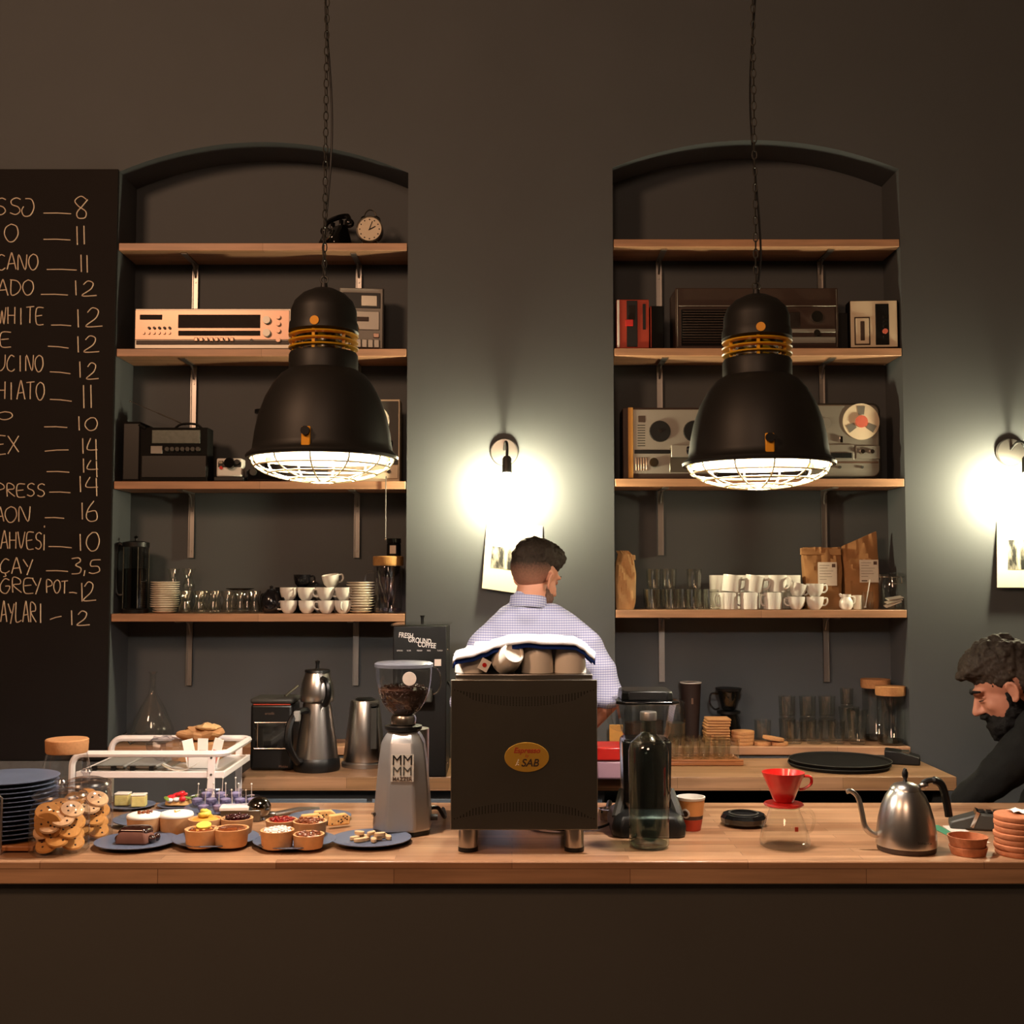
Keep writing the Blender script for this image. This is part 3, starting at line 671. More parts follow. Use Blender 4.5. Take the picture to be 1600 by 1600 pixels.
for x in (560, 575, 608): fe.append(('c', 'knob', 'dark_grey' if x < 600 else 'chrome', x, 737, 3, .012))
device('reel_deck', 'upright reel player with pale frame and round disc, behind the left pendant lamp', 'reel player', (512, 624, 625, 752), SF + .03, .1, 'cream_plastic', fe, zbase=z3)
# metal strip hanging over the shelf edge
t = thing('hanging_cord', 'thin metal cord hanging down from the third left shelf above the glass pitcher', 'cord', (W(603, 745, DW - .008).x, DW - .010, z3 + .02))
a = t.location; e = W(603, 842, DW - .01)
Tb([(0, .012, 0), (0, 0, -.01), (0, 0, e.z - a.z)], .0025).build('cord', 'alu', t); MB().ell((0, 0, e.z - a.z), (.005, .005, .006)).build('tip', 'chrome', t)
# --- right niche, second shelf
z2 = top(zR[1])
device('red_radio', 'small red and white radio at the left end of the second right shelf', 'radio', (964, 468, 1014, 544), SF, .09, 'red_dull',
       [('b', 'side_trim', 'white_matte', 964, 469, 968, 543, .004), ('b', 'black_panel', 'black', 979, 470, 996, 542, .004), ('b', 'tuning_scale', 'dial', 982, 478, 993, 500, .006), ('b', 'tuning_knob', 'red_plastic', 977, 500, 989, 510, .012), ('b', 'vent_slot', 'black', 1004, 475, 1009, 515, .002)], zbase=z2)
device('black_cassette_box', 'plain black box with thin red edge beside the small red radio', 'box', (1016, 478, 1037, 544), SF + .01, .1, 'black_matte', [('b', 'edge_trim', 'red_dull', 1016, 479, 1018, 543, .003)], zbase=z2)
fe = [('b', 'face_plate', 'brown_wood', 1060, 481, 1306, 541, .003), ('b', 'top_trim', 'silver_dull', 1060, 477.5, 1306, 479, .005), ('b', 'left_trim', 'silver_dull', 1057.5, 452, 1059.5, 542, .005), ('b', 'right_trim', 'silver_dull', 1306, 452, 1308, 542, .005),
      ('b', 'speaker_grille', 'black_matte', 1064, 484, 1170, 540, .007), ('b', 'tuning_dial', 'dial', 1205, 488, 1250, 512, .006), ('c', 'tuning_knob', 'chrome', 1275, 496, 9, .02),
      ('b', 'control_strip', 'silver_dull', 1200, 514, 1305, 520, .007), ('b', 'button_row', 'silver_dull', 1200, 527, 1305, 537, .009), ('c', 'volume_knob', 'chrome', 1275, 521, 5, .018)]
for i in range(13): fe.append(('b', 'grille_slat', 'brown_wood', 1066, 486 + i * 4.1, 1168, 487.3 + i * 4.1, .009))
device('console_radio', 'wide dark brown console radio with slatted speaker, behind the right pendant lamp', 'radio', (1056, 450, 1309, 544), SF + .01, .18, 'brown_wood', fe, zbase=z2)
t = device('cassette_player', 'white cassette player with black side panel at the right end of the second right shelf', 'cassette player', (1328, 470, 1402, 544), SF + .02, .07, 'black_matte',
       [('b', 'face_plate', 'cream_plastic', 1328, 471, 1401, 543, .006), ('b', 'cassette_door', 'brown_wood', 1334, 496, 1359, 540, .008), ('b', 'door_inset', 'cream_plastic', 1336, 498, 1357, 538, .010), ('b', 'cassette_window', 'brown_wood', 1343, 503, 1350, 533, .013),
        ('b', 'control_panel', 'black', 1366, 476, 1388, 540, .009)] + [('c', 'button', 'chrome', 1381, y, 2.5, .016) for y in (497, 504, 511, 527)] + [('c', 'record_button', 'red_light', 1381, 519, 4, .016)], zbase=z2)
B(-.056, .012, .0, -.002, .06, .16).build('speaker', 'black', t, bevel=.004); t.rotation_euler = (0, 0, -.06)
# --- right niche, third shelf: tape recorders
z3r = top(zR[2])
fe = [('b', 'face_plate', 'silver_dull', 989, 640, 1118, 740, .003), ('b', 'side_board', 'oak', 981, 637, 989.5, 747, .008), ('b', 'middle_bar', 'black', 991, 703, 1050, 709, .006), ('b', 'lower_panel', 'dark_steel', 1046, 700, 1116, 738, .006), ('b', 'counter_window', 'brown_wood', 997, 650, 1008, 660, .005),
      ('c', 'reel_hub', 'black', 1031, 674, 16, .012), ('c', 'reel_hub', 'black', 1084, 674, 16, .012), ('c', 'hub_cap', 'chrome', 1031, 674, 3, .016), ('c', 'control_knob', 'chrome', 1021, 723, 7, .02), ('b', 'head_cover', 'silver_dull', 1048, 696, 1084, 715, .02)]
for i in range(9): fe.append(('b', 'scale_mark', 'dark_grey', 996, 664 + i * 4, 1008, 665.4 + i * 4, .004))
for i in range(5): fe.append(('b', 'lever', 'silver_face', 993 + i * 4, 715, 995 + i * 4, 735, .008))
device('tape_recorder', 'silver reel tape recorder with oak side board on the third right shelf', 'tape recorder', (974, 637, 1120, 748), SF + .03, .16, 'brown_wood', fe, zbase=z3r)
t = thing('reel_recorder', 'grey reel recorder with cream reel, right end of the third right shelf', 'tape recorder', (W(1262, 748, SF).x, SF + .05, z3r + .002), 0)
wv = W(1384, 700, SF).x - W(1262, 700, SF).x; hv = W(1300, 630, SF + .05).z - z3r
pr = []
for (cx_, cz_, a0) in ((wv - .035, .035, -PI / 2), (wv - .035, hv - .035, 0), (.035, hv - .035, PI / 2), (.035, .035, PI)):
    for k in range(6): a = a0 + k * PI / 10; pr.append((cx_ + .033 * math.cos(a), cz_ + .033 * math.sin(a)))
MB().prism(pr, 0, .11).build('case', 'dark_grey', t, bevel=.004)
MB().prism([((x - wv / 2) * .94 + wv / 2, (z - hv / 2) * .95 + hv / 2) for x, z in pr], -.012, -.0002).build('deck', 'recorder_shell', t, bevel=.005)
def lp(x, y): p = W(x, y, SF + .04); return p.x - t.location.x, p.z - t.location.z
u, v = lp(1345, 659)
rl = MB().lathe([(0, .0125), (.078, .0125), (.078, .016), (0, .016)], seg=40, mx=T(u, 0, v) @ RX(PI / 2)).build('reel', 'cream_plastic', t)
MB().lathe([(0, .017), (.026, .017), (.026, .024), (0, .024)], seg=24, mx=T(u, 0, v) @ RX(PI / 2)).build('reel_hub', 'red_light', t)
for k in range(3):
    a = PI / 2 + k * 2 * PI / 3
    MB().prism([(-.012, .03), (.012, .03), (.017, .066), (-.017, .066)], -.0175, -.0162, T(u, 0, v) @ RY(-a + PI / 2)).build('reel_window', 'silver_dull', rl)
u2, v2 = lp(1290, 661)
MB().lathe([(0, .0125), (.022, .0125), (.022, .015), (0, .015)], mx=T(u2, 0, v2) @ RX(PI / 2)).build('take_up_spindle', 'silver_dull', t)
for nm, m_, x0_, y0_, x1_, y1_, th in (('counter_panel', 'silver_dull', 1292, 695, 1334, 718, .018), ('tape_slot', 'black', 1297, 708, 1330, 716, .024), ('meter_panel', 'silver_dull', 1337, 697, 1374, 717, .018), ('label_strip', 'silver_face', 1290, 721, 1372, 724, .014), ('guide', 'chrome', 1311, 682, 1316, 692, .022)):
    (ua, vb), (ub, va) = lp(x0_, y0_), lp(x1_, y1_); B(ua, -th, va, ub, -.0122, vb).build(nm, m_, t, bevel=.001)
for x_, y_ in ((1346, 706), (1361, 706)):
    ua, va = lp(x_, y_); MB().lathe([(0, .0185), (.011, .0185), (.009, .03), (0, .03)], mx=T(ua, 0, va) @ RX(PI / 2)).build('knob', 'chrome', t)
for x_, y_ in ((1312, 730), (1347, 730)):
    ua, va = lp(x_, y_); MB().lathe([(0, .0125), (.006, .0125), (.005, .02), (0, .02)], mx=T(ua, 0, va) @ RX(PI / 2)).build('knob', 'dark_grey', t)

# --- back counter, left: coffee maker, double teapot, kettle, big grinder
BT = CT + .0008
t = thing('coffee_maker', 'small black coffee maker with chrome framed window on the left end of the back worktop', 'coffee maker', (W(391, 1200, 4.48).x, 4.47, BT))
B(0, 0, 0, .165, .15, .255).build('body', 'black', t, bevel=.012, seg=3)
B(-.002, -.004, .2555, .167, .154, .278).build('lid', 'dark_grey', t, bevel=.01)
B(.012, -.0035, .252, .155, .0, .256).build('red_trim', 'red_dull', t)
B(.02, -.004, .085, .15, -.0003, .185).build('window', 'black_gloss', t, bevel=.002)
for z_ in (.085, .185): Tb([(.018, -.006, z_), (.152, -.006, z_)], .0025).build('chrome_bar', 'chrome', t)
for x_ in (.03, .14): Tb([(x_, -.005, .087), (x_, -.005, .183)], .002).build('chrome_post', 'chrome', t)
text('arcelik', .014, 'silver_face', t, loc=(.075, -.0006, .215)); text('Mokka', .013, 'silver_face', t, loc=(.13, -.0006, .012))
Tb([(.12, .07, .279), (.162, .12, .315)], .005).build('pot_handle', 'dark_steel', t)

c = on(498, 1209, CT, .09); t = thing('double_teapot', 'tall double teapot of brushed steel with black handles on the back worktop', 'teapot', (c.x, c.y, BT))
Lz([(0, 0), (.088, 0), (.092, .01), (.09, .04), (.085, .05), (0, .05)]).build('base', 'black', t)
Lz([(0, .05), (.083, .05), (.076, .11), (.062, .2), (.055, .25), (.052, .262)]).build('lower_kettle', 'steel', t)
Lz([(.052, .262), (.063, .264), (.065, .27), (.065, .3), (.06, .335), (.048, .37), (.045, .377), (0, .377)]).build('upper_pot', 'steel', t)
Lz([(0, .377), (.05, .377), (.048, .386), (.02, .39), (0, .391)]).build('lid', 'black', t); Lz([(0, .39), (.008, .391), (.006, .405), (.01, .42), (0, .424)]).build('lid_knob', 'black', t)
Tb(bez([(.03, -.058, .355), (.055, -.1, .345), (.06, -.108, .3), (.045, -.085, .262), (.035, -.062, .266)], 6), .012).build('upper_handle', 'black', t)
Tb(bez([(-.03, -.06, .235), (-.055, -.1, .232), (-.08, -.13, .19), (-.085, -.14, .12), (-.06, -.1, .05), (-.05, -.075, .045)], 6), .014).build('lower_handle', 'black', t)
B(-.068, -.128, .2, -.045, -.1, .24).build('switch', 'grey_plastic', t, bevel=.004)
c = on(572, 1202, CT, .085); t = thing('electric_kettle', 'tapered steel electric kettle with square handle on the back worktop, left of the silver grinder', 'kettle', (c.x, c.y, BT))
Lz([(0, 0), (.09, 0), (.092, .015), (.085, .02), (0, .02)]).build('base', 'alu', t); Lz([(0, .02), (.082, .022), (.084, .03), (.058, .25), (.054, .258), (0, .262)]).build('body', 'steel', t)
Lz([(0, .262), (.04, .262), (.03, .268), (0, .27)]).build('lid', 'black', t)
MB().box(.03, -.075, .245, .058, -.05, .252).box(.036, -.112, .08, .062, -.096, .25).box(.036, -.112, .235, .062, -.055, .25).build('handle', 'dark_grey', t, bevel=.006)

x0g = W(613, 1210, 4.33).x; x1g = W(697, 1210, 4.33).x; hg = W(650, 978, 4.33).z - BT
t = thing('shop_coffee_grinder', 'tall black shop coffee grinder with white slanted lettering on the back worktop', 'coffee grinder', (x0g, 4.33, BT))
wg = x1g - x0g
B(0, 0, 0, wg, .24, hg).build('body', 'black', t, bevel=.004)
B(-.008, -.008, hg + .0006, wg + .008, .248, hg + .006).build('lid', 'clear', t); Lz([(0, 0), (.006, 0), (.006, .02), (.01, .03), (0, .03)], (wg / 2, .12, hg + .006)).build('lid_knob', 'black', t)
for i, s_ in enumerate(('FRESH', 'GROUND', 'COFFEE')):
    text(s_, .027, 'white_matte', t, loc=(.02 + i * .036, -.0008, hg - .042 - i * .0175), align='LEFT', sx=.74, shear=0, off=.0004).rotation_euler = (PI / 2, .1, 0)
for i, s_ in enumerate(('ESPRESSO', 'FILTER', 'FRENCH', 'PRESS', 'TURKISH')):
    text(s_, .007, 'white_matte', t, loc=(.014 + i * .038, -.0008, hg - .095), align='LEFT', sx=.75)
B(wg - .045, -.002, hg - .15, wg - .02, -.0003, hg - .125).build('sticker', 'label_white', t)
B(.06, -.05, .28, .15, -.001, .33).build('spout', 'dark_grey', t, bevel=.006)
for z_ in (.05, hg - .09): MB().ell((wg + .002, .02, z_), (.004, .004, .004)).build('screw', 'chrome', t)
Tb(bez([(wg, .06, .35), (wg + .02, .05, .3), (wg + .025, .05, .1), (wg + .03, .06, .0)], 6), .005).build('cable', 'black', t)
t.children[0].name = 'body'

# --- front counter: silver grinder
c = on(632, 1309, CT, .082); t = thing('espresso_grinder', 'silver espresso grinder with clear hopper of coffee beans beside the espresso machine', 'coffee grinder', (c.x, c.y, BT), 0)
def octo(z, r, k=.42):
    a = r; b = r * k; return [(-b, -a, z), (b, -a, z), (a, -b * 1.1, z), (a, b, z), (b, a, z), (-b, a, z), (-a, b, z), (-a, -b * 1.1, z)]
def loft(rings, cap=True):
    m = MB(); n = len(rings[0]); vs = [p for r in rings for p in r]; fs = []
    for i in range(len(rings) - 1):
        for j in range(n): fs.append((i * n + j, i * n + (j + 1) % n, (i + 1) * n + (j + 1) % n, (i + 1) * n + j))
    if cap: fs.append(tuple(range(n))[::-1]); fs.append(tuple((len(rings) - 1) * n + j for j in range(n)))
    return m.add(vs, fs)
loft([octo(.012, .083, .5), octo(.03, .084, .5), octo(.2, .07, .48), octo(.262, .062, .5), octo(.284, .05, .55), octo(.292, .04, .6)]).build('body', 'grinder_alu', t, bevel=.006, seg=3, angle=25)
loft([octo(0, .078, .5), octo(.012, .078, .5)]).build('foot_plate', 'black', t)
Lz([(.0, .2925), (.048, .2925), (.055, .3), (.055, .308), (.03, .312), (0, .312)]).build('adjusting_collar', 'black', t)
Lz([(.036, .3125), (.038, .33), (.034, .338), (.0, .338)]).build('hopper_ring', 'steel', t)
Lz([(.03, .3385), (.036, .344), (.05, .356), (.064, .376), (.075, .405), (.081, .44), (.083, .475), (.083, .48)], seg=40).build('hopper', 'clear', t)
BP = [(.026, .339), (.032, .346), (.046, .358), (.060, .378), (.069, .402), (.072, .415)]
bb = Lz([(0, .3388)] + BP + [(.05, .424), (.02, .42), (0, .422)])
rnd = random.Random(2)
for k in range(460):
    a = rnd.uniform(0, 2 * PI)
    if k % 3: z_ = rnd.uniform(.35, .414); r_ = next(r0 + (r1 - r0) * (z_ - z0) / (z1 - z0) for (r0, z0), (r1, z1) in zip(BP, BP[1:]) if z_ <= z1)
    else: r_ = .07 * math.sqrt(rnd.random()); z_ = .424 - (.007 if r_ > .06 else 0)
    bb.ell((r_ * math.cos(a), r_ * math.sin(a), z_), (.0034, .0022, .005), RZ(a) @ RX(rnd.uniform(0, 3)), 8, 6)
bb = bb.build('beans', 'beans', t); bb['kind'] = 'stuff'
Lz([(.078, .4805), (.087, .4805), (.087, .49), (.08, .494), (0, .497)], seg=40).build('lid', 'smoke_lid', t)
MB().lathe([(0, 0), (.02, 0), (.02, .002), (0, .002)], mx=T(.024, -.081, .452) @ RX(PI / 2 + .1)).build('hopper_sticker', 'label_white', t)
Tb(arc((.088, 0, .44), .022, -PI / 2, PI / 2, 10, r2=.04), .002).build('lid_strap', 'chrome', t)
bp = B(-.033, -.0765, .155, .033, -.0735, .232).build('badge', 'badge_grey', t)
bp.rotation_euler = (-.078, 0, 0); bp.location = (.004, -.0115, -.004)
text('MM', .04, 'black', bp, loc=(0, -.0774, .203), sx=.98, off=0); text('MM', .036, 'dark_grey', bp, loc=(0, -.0774, .173), sx=1.05, off=0); text('MAZZER', .0155, 'brown_wood', bp, loc=(0, -.0774, .158), sx=.95, off=.0002)
MB().lathe([(0, 0), (.05, 0), (.05, .19), (.0, .19)], (.02, .075, .1)).build('doser', 'alu', t)
Tb(bez([(.08, .04, .06), (.1, .06, .055), (.114, .11, .02), (.112, .2, .006), (.1, .3, .006)], 6), .006).build('power_cable', 'black', t)
MB().cyl(.009, 0, .02, (0, 0, 0), 16, T(.083, -.02, .045) @ RY(PI / 2)).build('switch', 'black', t)
Tb([(-.078, -.03, .05), (-.082, -.06, .062), (-.074, -.082, .066)], .005).build('lever', 'steel', t)

# --- espresso machine with cups and towel
EX0, EX1 = W(704, 1297, 3.13).x, W(934, 1297, 3.13).x; EW = EX1 - EX0; EZ0 = W(800, 1297, 3.13).z; EZ1 = W(800, 1062, 3.13).z
t = thing('espresso_machine', 'large brushed dark steel espresso machine seen from behind with oval gold badge', 'espresso machine', ((EX0 + EX1) / 2, 3.13, CT)); eh = EW / 2
ez0, ez1 = EZ0 - CT, EZ1 - CT
B(-eh, 0, ez0, eh, .01, ez1).build('back_panel', 'dark_steel', t, bevel=.002)
B(-eh + .006, .0105, ez0 + .01, eh - .006, .43, ez1 - .006).build('body', 'dark_steel', t, bevel=.004)
B(-eh + .012, .006, ez1 + .0004, eh - .012, .42, ez1 + .014).build('cup_tray', 'steel', t, bevel=.002)
for x_ in (-.153, .137):
    for y_ in (.02, .38): 
        f_ = Lz([(0, .012), (.026, .012), (.026, ez0 - .0005), (0, ez0 - .0005)], (x_, y_ + .02, 0)).build('foot', 'steel', t); Lz([(0, .0008), (.027, .0008), (.027, .012), (0, .012)], (x_, y_ + .02, 0)).build('foot_pad', 'black', f_)
for zz, dirn in ((ez1 - .028, -1), (ez0 + .03, 1)):
    mv = MB()
    for r_ in range(6):
        for k in range(46):
            u = (k - 22.5) / 22.5; 
            if abs(u) > 1 - r_ * .05: continue
            x_ = u * eh * .95; z_ = zz + dirn * ((1 - u * u) * .022 + r_ * .0042 * (1 - .45 * u * u)) - dirn * .0
            if dirn == -1: z_ = zz - (1 - u * u) * .02 - r_ * .0044 * (1 - .5 * u * u)
            mv.add([(x_ - .0013, -.0004, z_ - .0012), (x_ + .0013, -.0004, z_ - .0012), (x_ + .0013, -.0004, z_ + .0012), (x_ - .0013, -.0004, z_ + .0012)], [(0, 1, 2, 3)])
    mv.build('vent_row', 'black', t)
zb_ = W(800, 1183, 3.13).z - CT; xb_ = W(823, 1183, 3.13).x - (EX0 + EX1) / 2
bd = MB().lathe([(0, .0006), (.0605, .0006), (.0595, .003), (0, .0034)], seg=48, sy=.66, mx=T(xb_, 0, zb_) @ RX(PI / 2)).build('badge', 'gold', t)
text('Espresso', .020, 'red_dull', bd, loc=(xb_, -.0036, zb_ + .012), shear=.25, off=.0005); text('by', .011, 'red_dull', bd, loc=(xb_, -.0036, zb_ + .001), shear=.3)
text('SAB', .028, 'brown_wood', bd, loc=(xb_ + .008, -.0036, zb_ - .024), shear=.25, off=.0005)
lg = MB()
for q in range(3): lg.tube([(xb_ - .03 + q * .003, -.0038, zb_ - .022 + q * .006), (xb_ - .026 + q * .002, -.0038, zb_ - .017 + q * .006), (xb_ - .022, -.0038, zb_ - .021 + q * .006)], .001, 5)
lg.build('badge_emblem', 'cream_plastic', bd)
ztray = CT + ez1 + .0148
def mug_mesh(r, h, wall=.003): return [(0, 0), (r * .72, 0), (r * .8, .004), (r * .96, h * .35), (r, h), (r - wall, h), (r * .95 - wall, h * .35), (r * .7, .008), (0, .007)]
# large inverted cups on top of the machine
t = thing('large_cup', '', 'cup'); Lz([(0, .074), (.026, .074), (.028, .078), (.034, .078), (.039, .066), (.0445, .03), (.046, 0), (.043, 0), (.041, .03), (.034, .066), (0, .069)], seg=36).build('body', 'cream_ceramic', t)
Tb(bez([(0, .043, .06), (0, .07, .058), (0, .072, .03), (0, .045, .022)], 6), .005).build('handle', 'cream_ceramic', t)
LC = t
for px_, yy, lab in ((891, 0, 'pale inverted cup at the right end of the row on the espresso machine'), (840, 0, 'pale inverted cup, second from the right on the espresso machine')):
    c_ = W(px_, 1050, 3.19); place(LC, (c_.x, 3.195, ztray), .2, lab, 'cups on the espresso machine', sc=(.97, .97, 1))
c_ = W(793, 1030, 3.2); place(LC, (c_.x - .008, 3.185, ztray + .030), 0, 'pale cup tipped on its side showing its marked base, on the espresso machine', 'cups on the espresso machine', rot=(.95, .7, 0), sc=.86)
c_ = W(737, 1040, 3.2); place(LC, (c_.x - .002, 3.205, ztray), .4, 'leftmost pale inverted cup on the espresso machine, lower than the others', 'cups on the espresso machine', sc=(.98, .98, .72))
for k, px_ in enumerate((760, 812, 868)):
    c_ = W(px_, 1050, 3.3); place(LC, (c_.x, 3.31, ztray), 1.0, 'pale inverted cup in the rear row under the towel, %s from the left' % NTH[k], 'cups on the espresso machine')
tb = thing('tea_bag_tag', 'small white tag with a red mark between the cups on the espresso machine', 'tag', (W(757, 1030, 3.14).x, 3.142, ztray + .024), 0)
MB().add(*boxvf(-.014, 0, -.016, .014, .0012, .016), RY(.5)).build('paper', 'white_paper', tb)
MB().lathe([(0, 0), (.006, 0), (.006, .001), (0, .001)], mx=T(0, -.0002, 0) @ RX(PI / 2)).build('mark', 'red_plastic', tb)
# towel
t = thing('bar_towel', 'white and blue cloth towel draped over the cups on the espresso machine', 'towel', (W(820, 1010, 3.16).x, 3.145, ztray))
cx0 = W(820, 1010, 3.15).x
px_line = [(708, 1026), (713, 1019), (735, 1016), (757, 1009), (775, 1001), (800, 996), (825, 993.5), (850, 996), (875, 996), (898, 997), (912, 1004), (924, 1015), (930, 1021)]
def towel(off, thick, y0, y1, name, m_, drop=.008, nx=60, ny=14):
    X = [W(a, b, 3.15).x - cx0 for a, b in px_line]; Z = [W(a, b, 3.15).z - ztray for a, b in px_line]
    vs = []
    for j in range(ny + 1):
        v = j / ny; y = y0 + (y1 - y0) * v
        for i in range(nx + 1):
            x = X[0] + (X[-1] - X[0]) * i / nx
            k = max(q for q in range(len(X) - 1) if X[q] <= x + 1e-9); u = (x - X[k]) / (X[k + 1] - X[k]); u = u * u * (3 - 2 * u)
            z = Z[k] * (1 - u) + Z[k + 1] * u
            z = max(z, 0.002) + off + .003 * math.sin(x * 60 + y * 25) * v * .6
            if v > .8: z -= (v - .8) ** 2 * .9
            if j == 0: z -= drop
            vs.append((x + .004 * math.sin(y * 40), y + .003 * math.sin(x * 45), z))
    m = MB(); m.add(vs, [(j * (nx + 1) + i, j * (nx + 1) + i + 1, (j + 1) * (nx + 1) + i + 1, (j + 1) * (nx + 1) + i) for j in range(ny) for i in range(nx)])
    o = m.build(name, m_, t, angle=60); s_ = o.modifiers.new('solid', 'SOLIDIFY'); s_.thickness = thick; s_.offset = -1; return o
towel(.0, .004, -.012, .2, 'white_side', 'towel_white', .017)
towel(-.0046, .003, -.005, .195, 'blue_side', 'towel_blue', .026)

# --- blender
c = on(1006, 1310, CT, .1); BLx = c.x; t = thing('blender', 'glass jug blender with black lid and black base, behind the clear bottle', 'blender', (c.x, c.y, BT))
def sq(z, r, k=.6, ry=None):
    ry = ry or r; return [(-r * k, -ry, z), (r * k, -ry, z), (r, -ry * k, z), (r, ry * k, z), (r * k, ry, z), (-r * k, ry, z), (-r, ry * k, z), (-r, -ry * k, z)]
loft([sq(.0, .105, .8), sq(.03, .107, .8), sq(.058, .098, .75), sq(.075, .07, .7)]).build('base', 'black', t, bevel=.006)
loft([sq(.0755, .07, .7), sq(.12, .069, .7), sq(.26, .072, .7), sq(.272, .066, .7)]).build('motor_housing', 'black_gloss', t, bevel=.004)
for s_ in (-1, 1): Tb([(s_ * .09, -.06, .05), (s_ * .066, -.02, .12)], .016).build('base_arm', 'dark_grey', t)
loft([sq(.273, .06, .65), sq(.29, .068, .68), sq(.37, .083, .72), sq(.376, .086, .72)], cap=False).build('jug', 'clear', t, angle=25)
loft([sq(.3765, .092, .75), sq(.385, .092, .75), sq(.387, .08, .75)]).build('lid_rim', 'black_gloss', t, bevel=.002)
loft([sq(.3875, .076, .75), sq(.41, .074, .75), sq(.414, .07, .75)]).build('lid', 'black', t, bevel=.003)
Tb(bez([(-.084, 0, .37), (-.105, 0, .36), (-.1, 0, .31), (-.07, 0, .295)], 6), .008).build('jug_handle', 'clear', t)
Lz([(0, .2735), (.02, .2735), (.012, .285), (0, .29)]).build('blade_hub', 'chrome', t)
Tb(bez([(-.09, .03, .02), (-.14, .0, .008), (-.22, -.02, .006), (-.30, .0, .006), (-.34, .05, .006)], 6), .004).build('power_cable', 'black', t)
t = thing('portafilter', 'chrome portafilter lying on the counter between espresso machine and blender', 'portafilter', on(948, 1285, CT, .03) + Vector((0, 0, .001)))
Lz([(0, 0), (.026, .002), (.03, .02), (.03, .035), (.026, .036), (.024, .01), (0, .008)]).build('basket', 'chrome', t); Tb([(0, .03, .02), (.015, .12, .03)], .009).build('handle', 'black', t)

# --- gooseneck kettle
c = on(1407, 1339, CT, .078); t = thing('gooseneck_kettle', 'brushed steel gooseneck kettle with black handle on the front counter', 'kettle', (c.x, c.y, BT))
Lz([(0, 0), (.076, 0), (.078, .004), (.078, .014), (0, .014)], seg=40).build('base', 'brown_wood', t)
Lz([(0, .0145), (.08, .0145), (.081, .02), (.079, .05), (.074, .085), (.065, .12), (.053, .148), (.042, .162)], seg=48).build('body', 'steel', t)
Lz([(.042, .1625), (.04, .168), (.03, .178), (.012, .184), (0, .185)], seg=40).build('lid', 'steel', t)
Lz([(0, .185), (.006, .185), (.004, .191), (.008, .198), (.0085, .208), (.004, .22), (0, .222)]).build('lid_knob', 'black', t)
Tb(bez([(-.072, 0, .04), (-.092, 0, .043), (-.112, 0, .062), (-.12, 0, .1), (-.13, 0, .14), (-.148, 0, .158), (-.162, 0, .157)], 7), [.0085] * 15 + [.0075] * 14 + [.0065] * 14).build('spout', 'steel', t)
h_ = Tb(bez([(.034, 0, .165), (.052, 0, .182), (.078, 0, .188), (.1, 0, .174), (.112, 0, .13), (.118, 0, .09)], 7), [.006] * 6 + [.008] * 8 + [.011] * 22).build('handle', 'black', t)
MB().ell((.05, -.004, .175), (.012, .008, .008)).build('handle_joint', 'steel', t)
text('bonavita', .011, 'dark_grey', t, loc=(.022, -.0795, .032))

# --- pour over: red dripper on glass server
c = on(1220, 1333, CT, .07); t = thing('glass_server', 'clear round glass coffee server standing under the red dripper', 'coffee server', (c.x, c.y, BT))
Lz([(0, .001), (.06, .001), (.068, .008), (.069, .02), (.062, .05), (.05, .08), (.042, .1), (.041, .108)], seg=40).build('jug', 'clear', t)
Lz([(.0415, .1085), (.044, .1085), (.044, .112), (.0415, .112), (.0415, .1085)], seg=40).build('rim', 'green_glass', t)
Tb(bez([(.045, 0, .098), (.07, 0, .1), (.082, 0, .075), (.074, 0, .045), (.062, 0, .04)], 7), .0045).build('handle', 'clear', t)
B(.013, -.064, .055, .022, -.0615, .067).build('logo', 'red_dull', t)
zz = CT + .1135
t = thing('coffee_dripper', 'shiny red cone coffee dripper sitting on the glass server', 'dripper', (c.x - .002, c.y, zz))
Lz([(0, 0), (.052, 0), (.055, .004), (.052, .008), (.028, .010), (0, .010)], seg=40).build('saucer_foot', 'red_plastic', t)
Lz([(.024, .0105), (.028, .014), (.042, .05), (.056, .083), (.059, .092), (.056, .092), (.052, .082), (.026, .02), (0, .016)], seg=48).build('cone', 'red_plastic', t)
rb = MB()
for k in range(12):
    a = k * PI / 6; rb.tube([((.027 + .027 * q) * math.cos(a + q * .5), (.027 + .027 * q) * math.sin(a + q * .5), .026 + .058 * q) for q in (0, .33, .66, 1)], .0018, 5)
rb.build('inner_ribs', 'red_plastic', t)
Tb(bez([(.055, 0, .08), (.075, 0, .078), (.077, 0, .06), (.058, 0, .046), (.044, 0, .044)], 6), .0042).build('handle', 'red_plastic', t)

# ================================================================== jars, crockery and food
# --- clear bottle
c = on(1011, 1331, CT, .055); t = thing('glass_bottle', 'tall clear glass bottle with metal screw cap on the front counter', 'bottle', (c.x, c.y, BT))
Lz([(0, .004), (.05, .002), (.055, .008), (.0555, .02), (.0555, .262), (.05, .285), (.034, .3), (.023, .31), (.021, .325), (.020, .347)], seg=44).build('bottle', 'green_glass', t)
Lz([(0, .008), (.05, .008), (.051, .09), (0, .09)], seg=40).build('water', 'water_thin', t)
Lz([(0, .008), (.048, .006), (.05, .014), (0, .018)], seg=40).build('thick_base', 'solid_green_glass', t)
Lz([(.0205, .3475), (.0235, .348), (.0235, .368), (.022, .371), (0, .371)], seg=32).build('cap', 'alu', t)
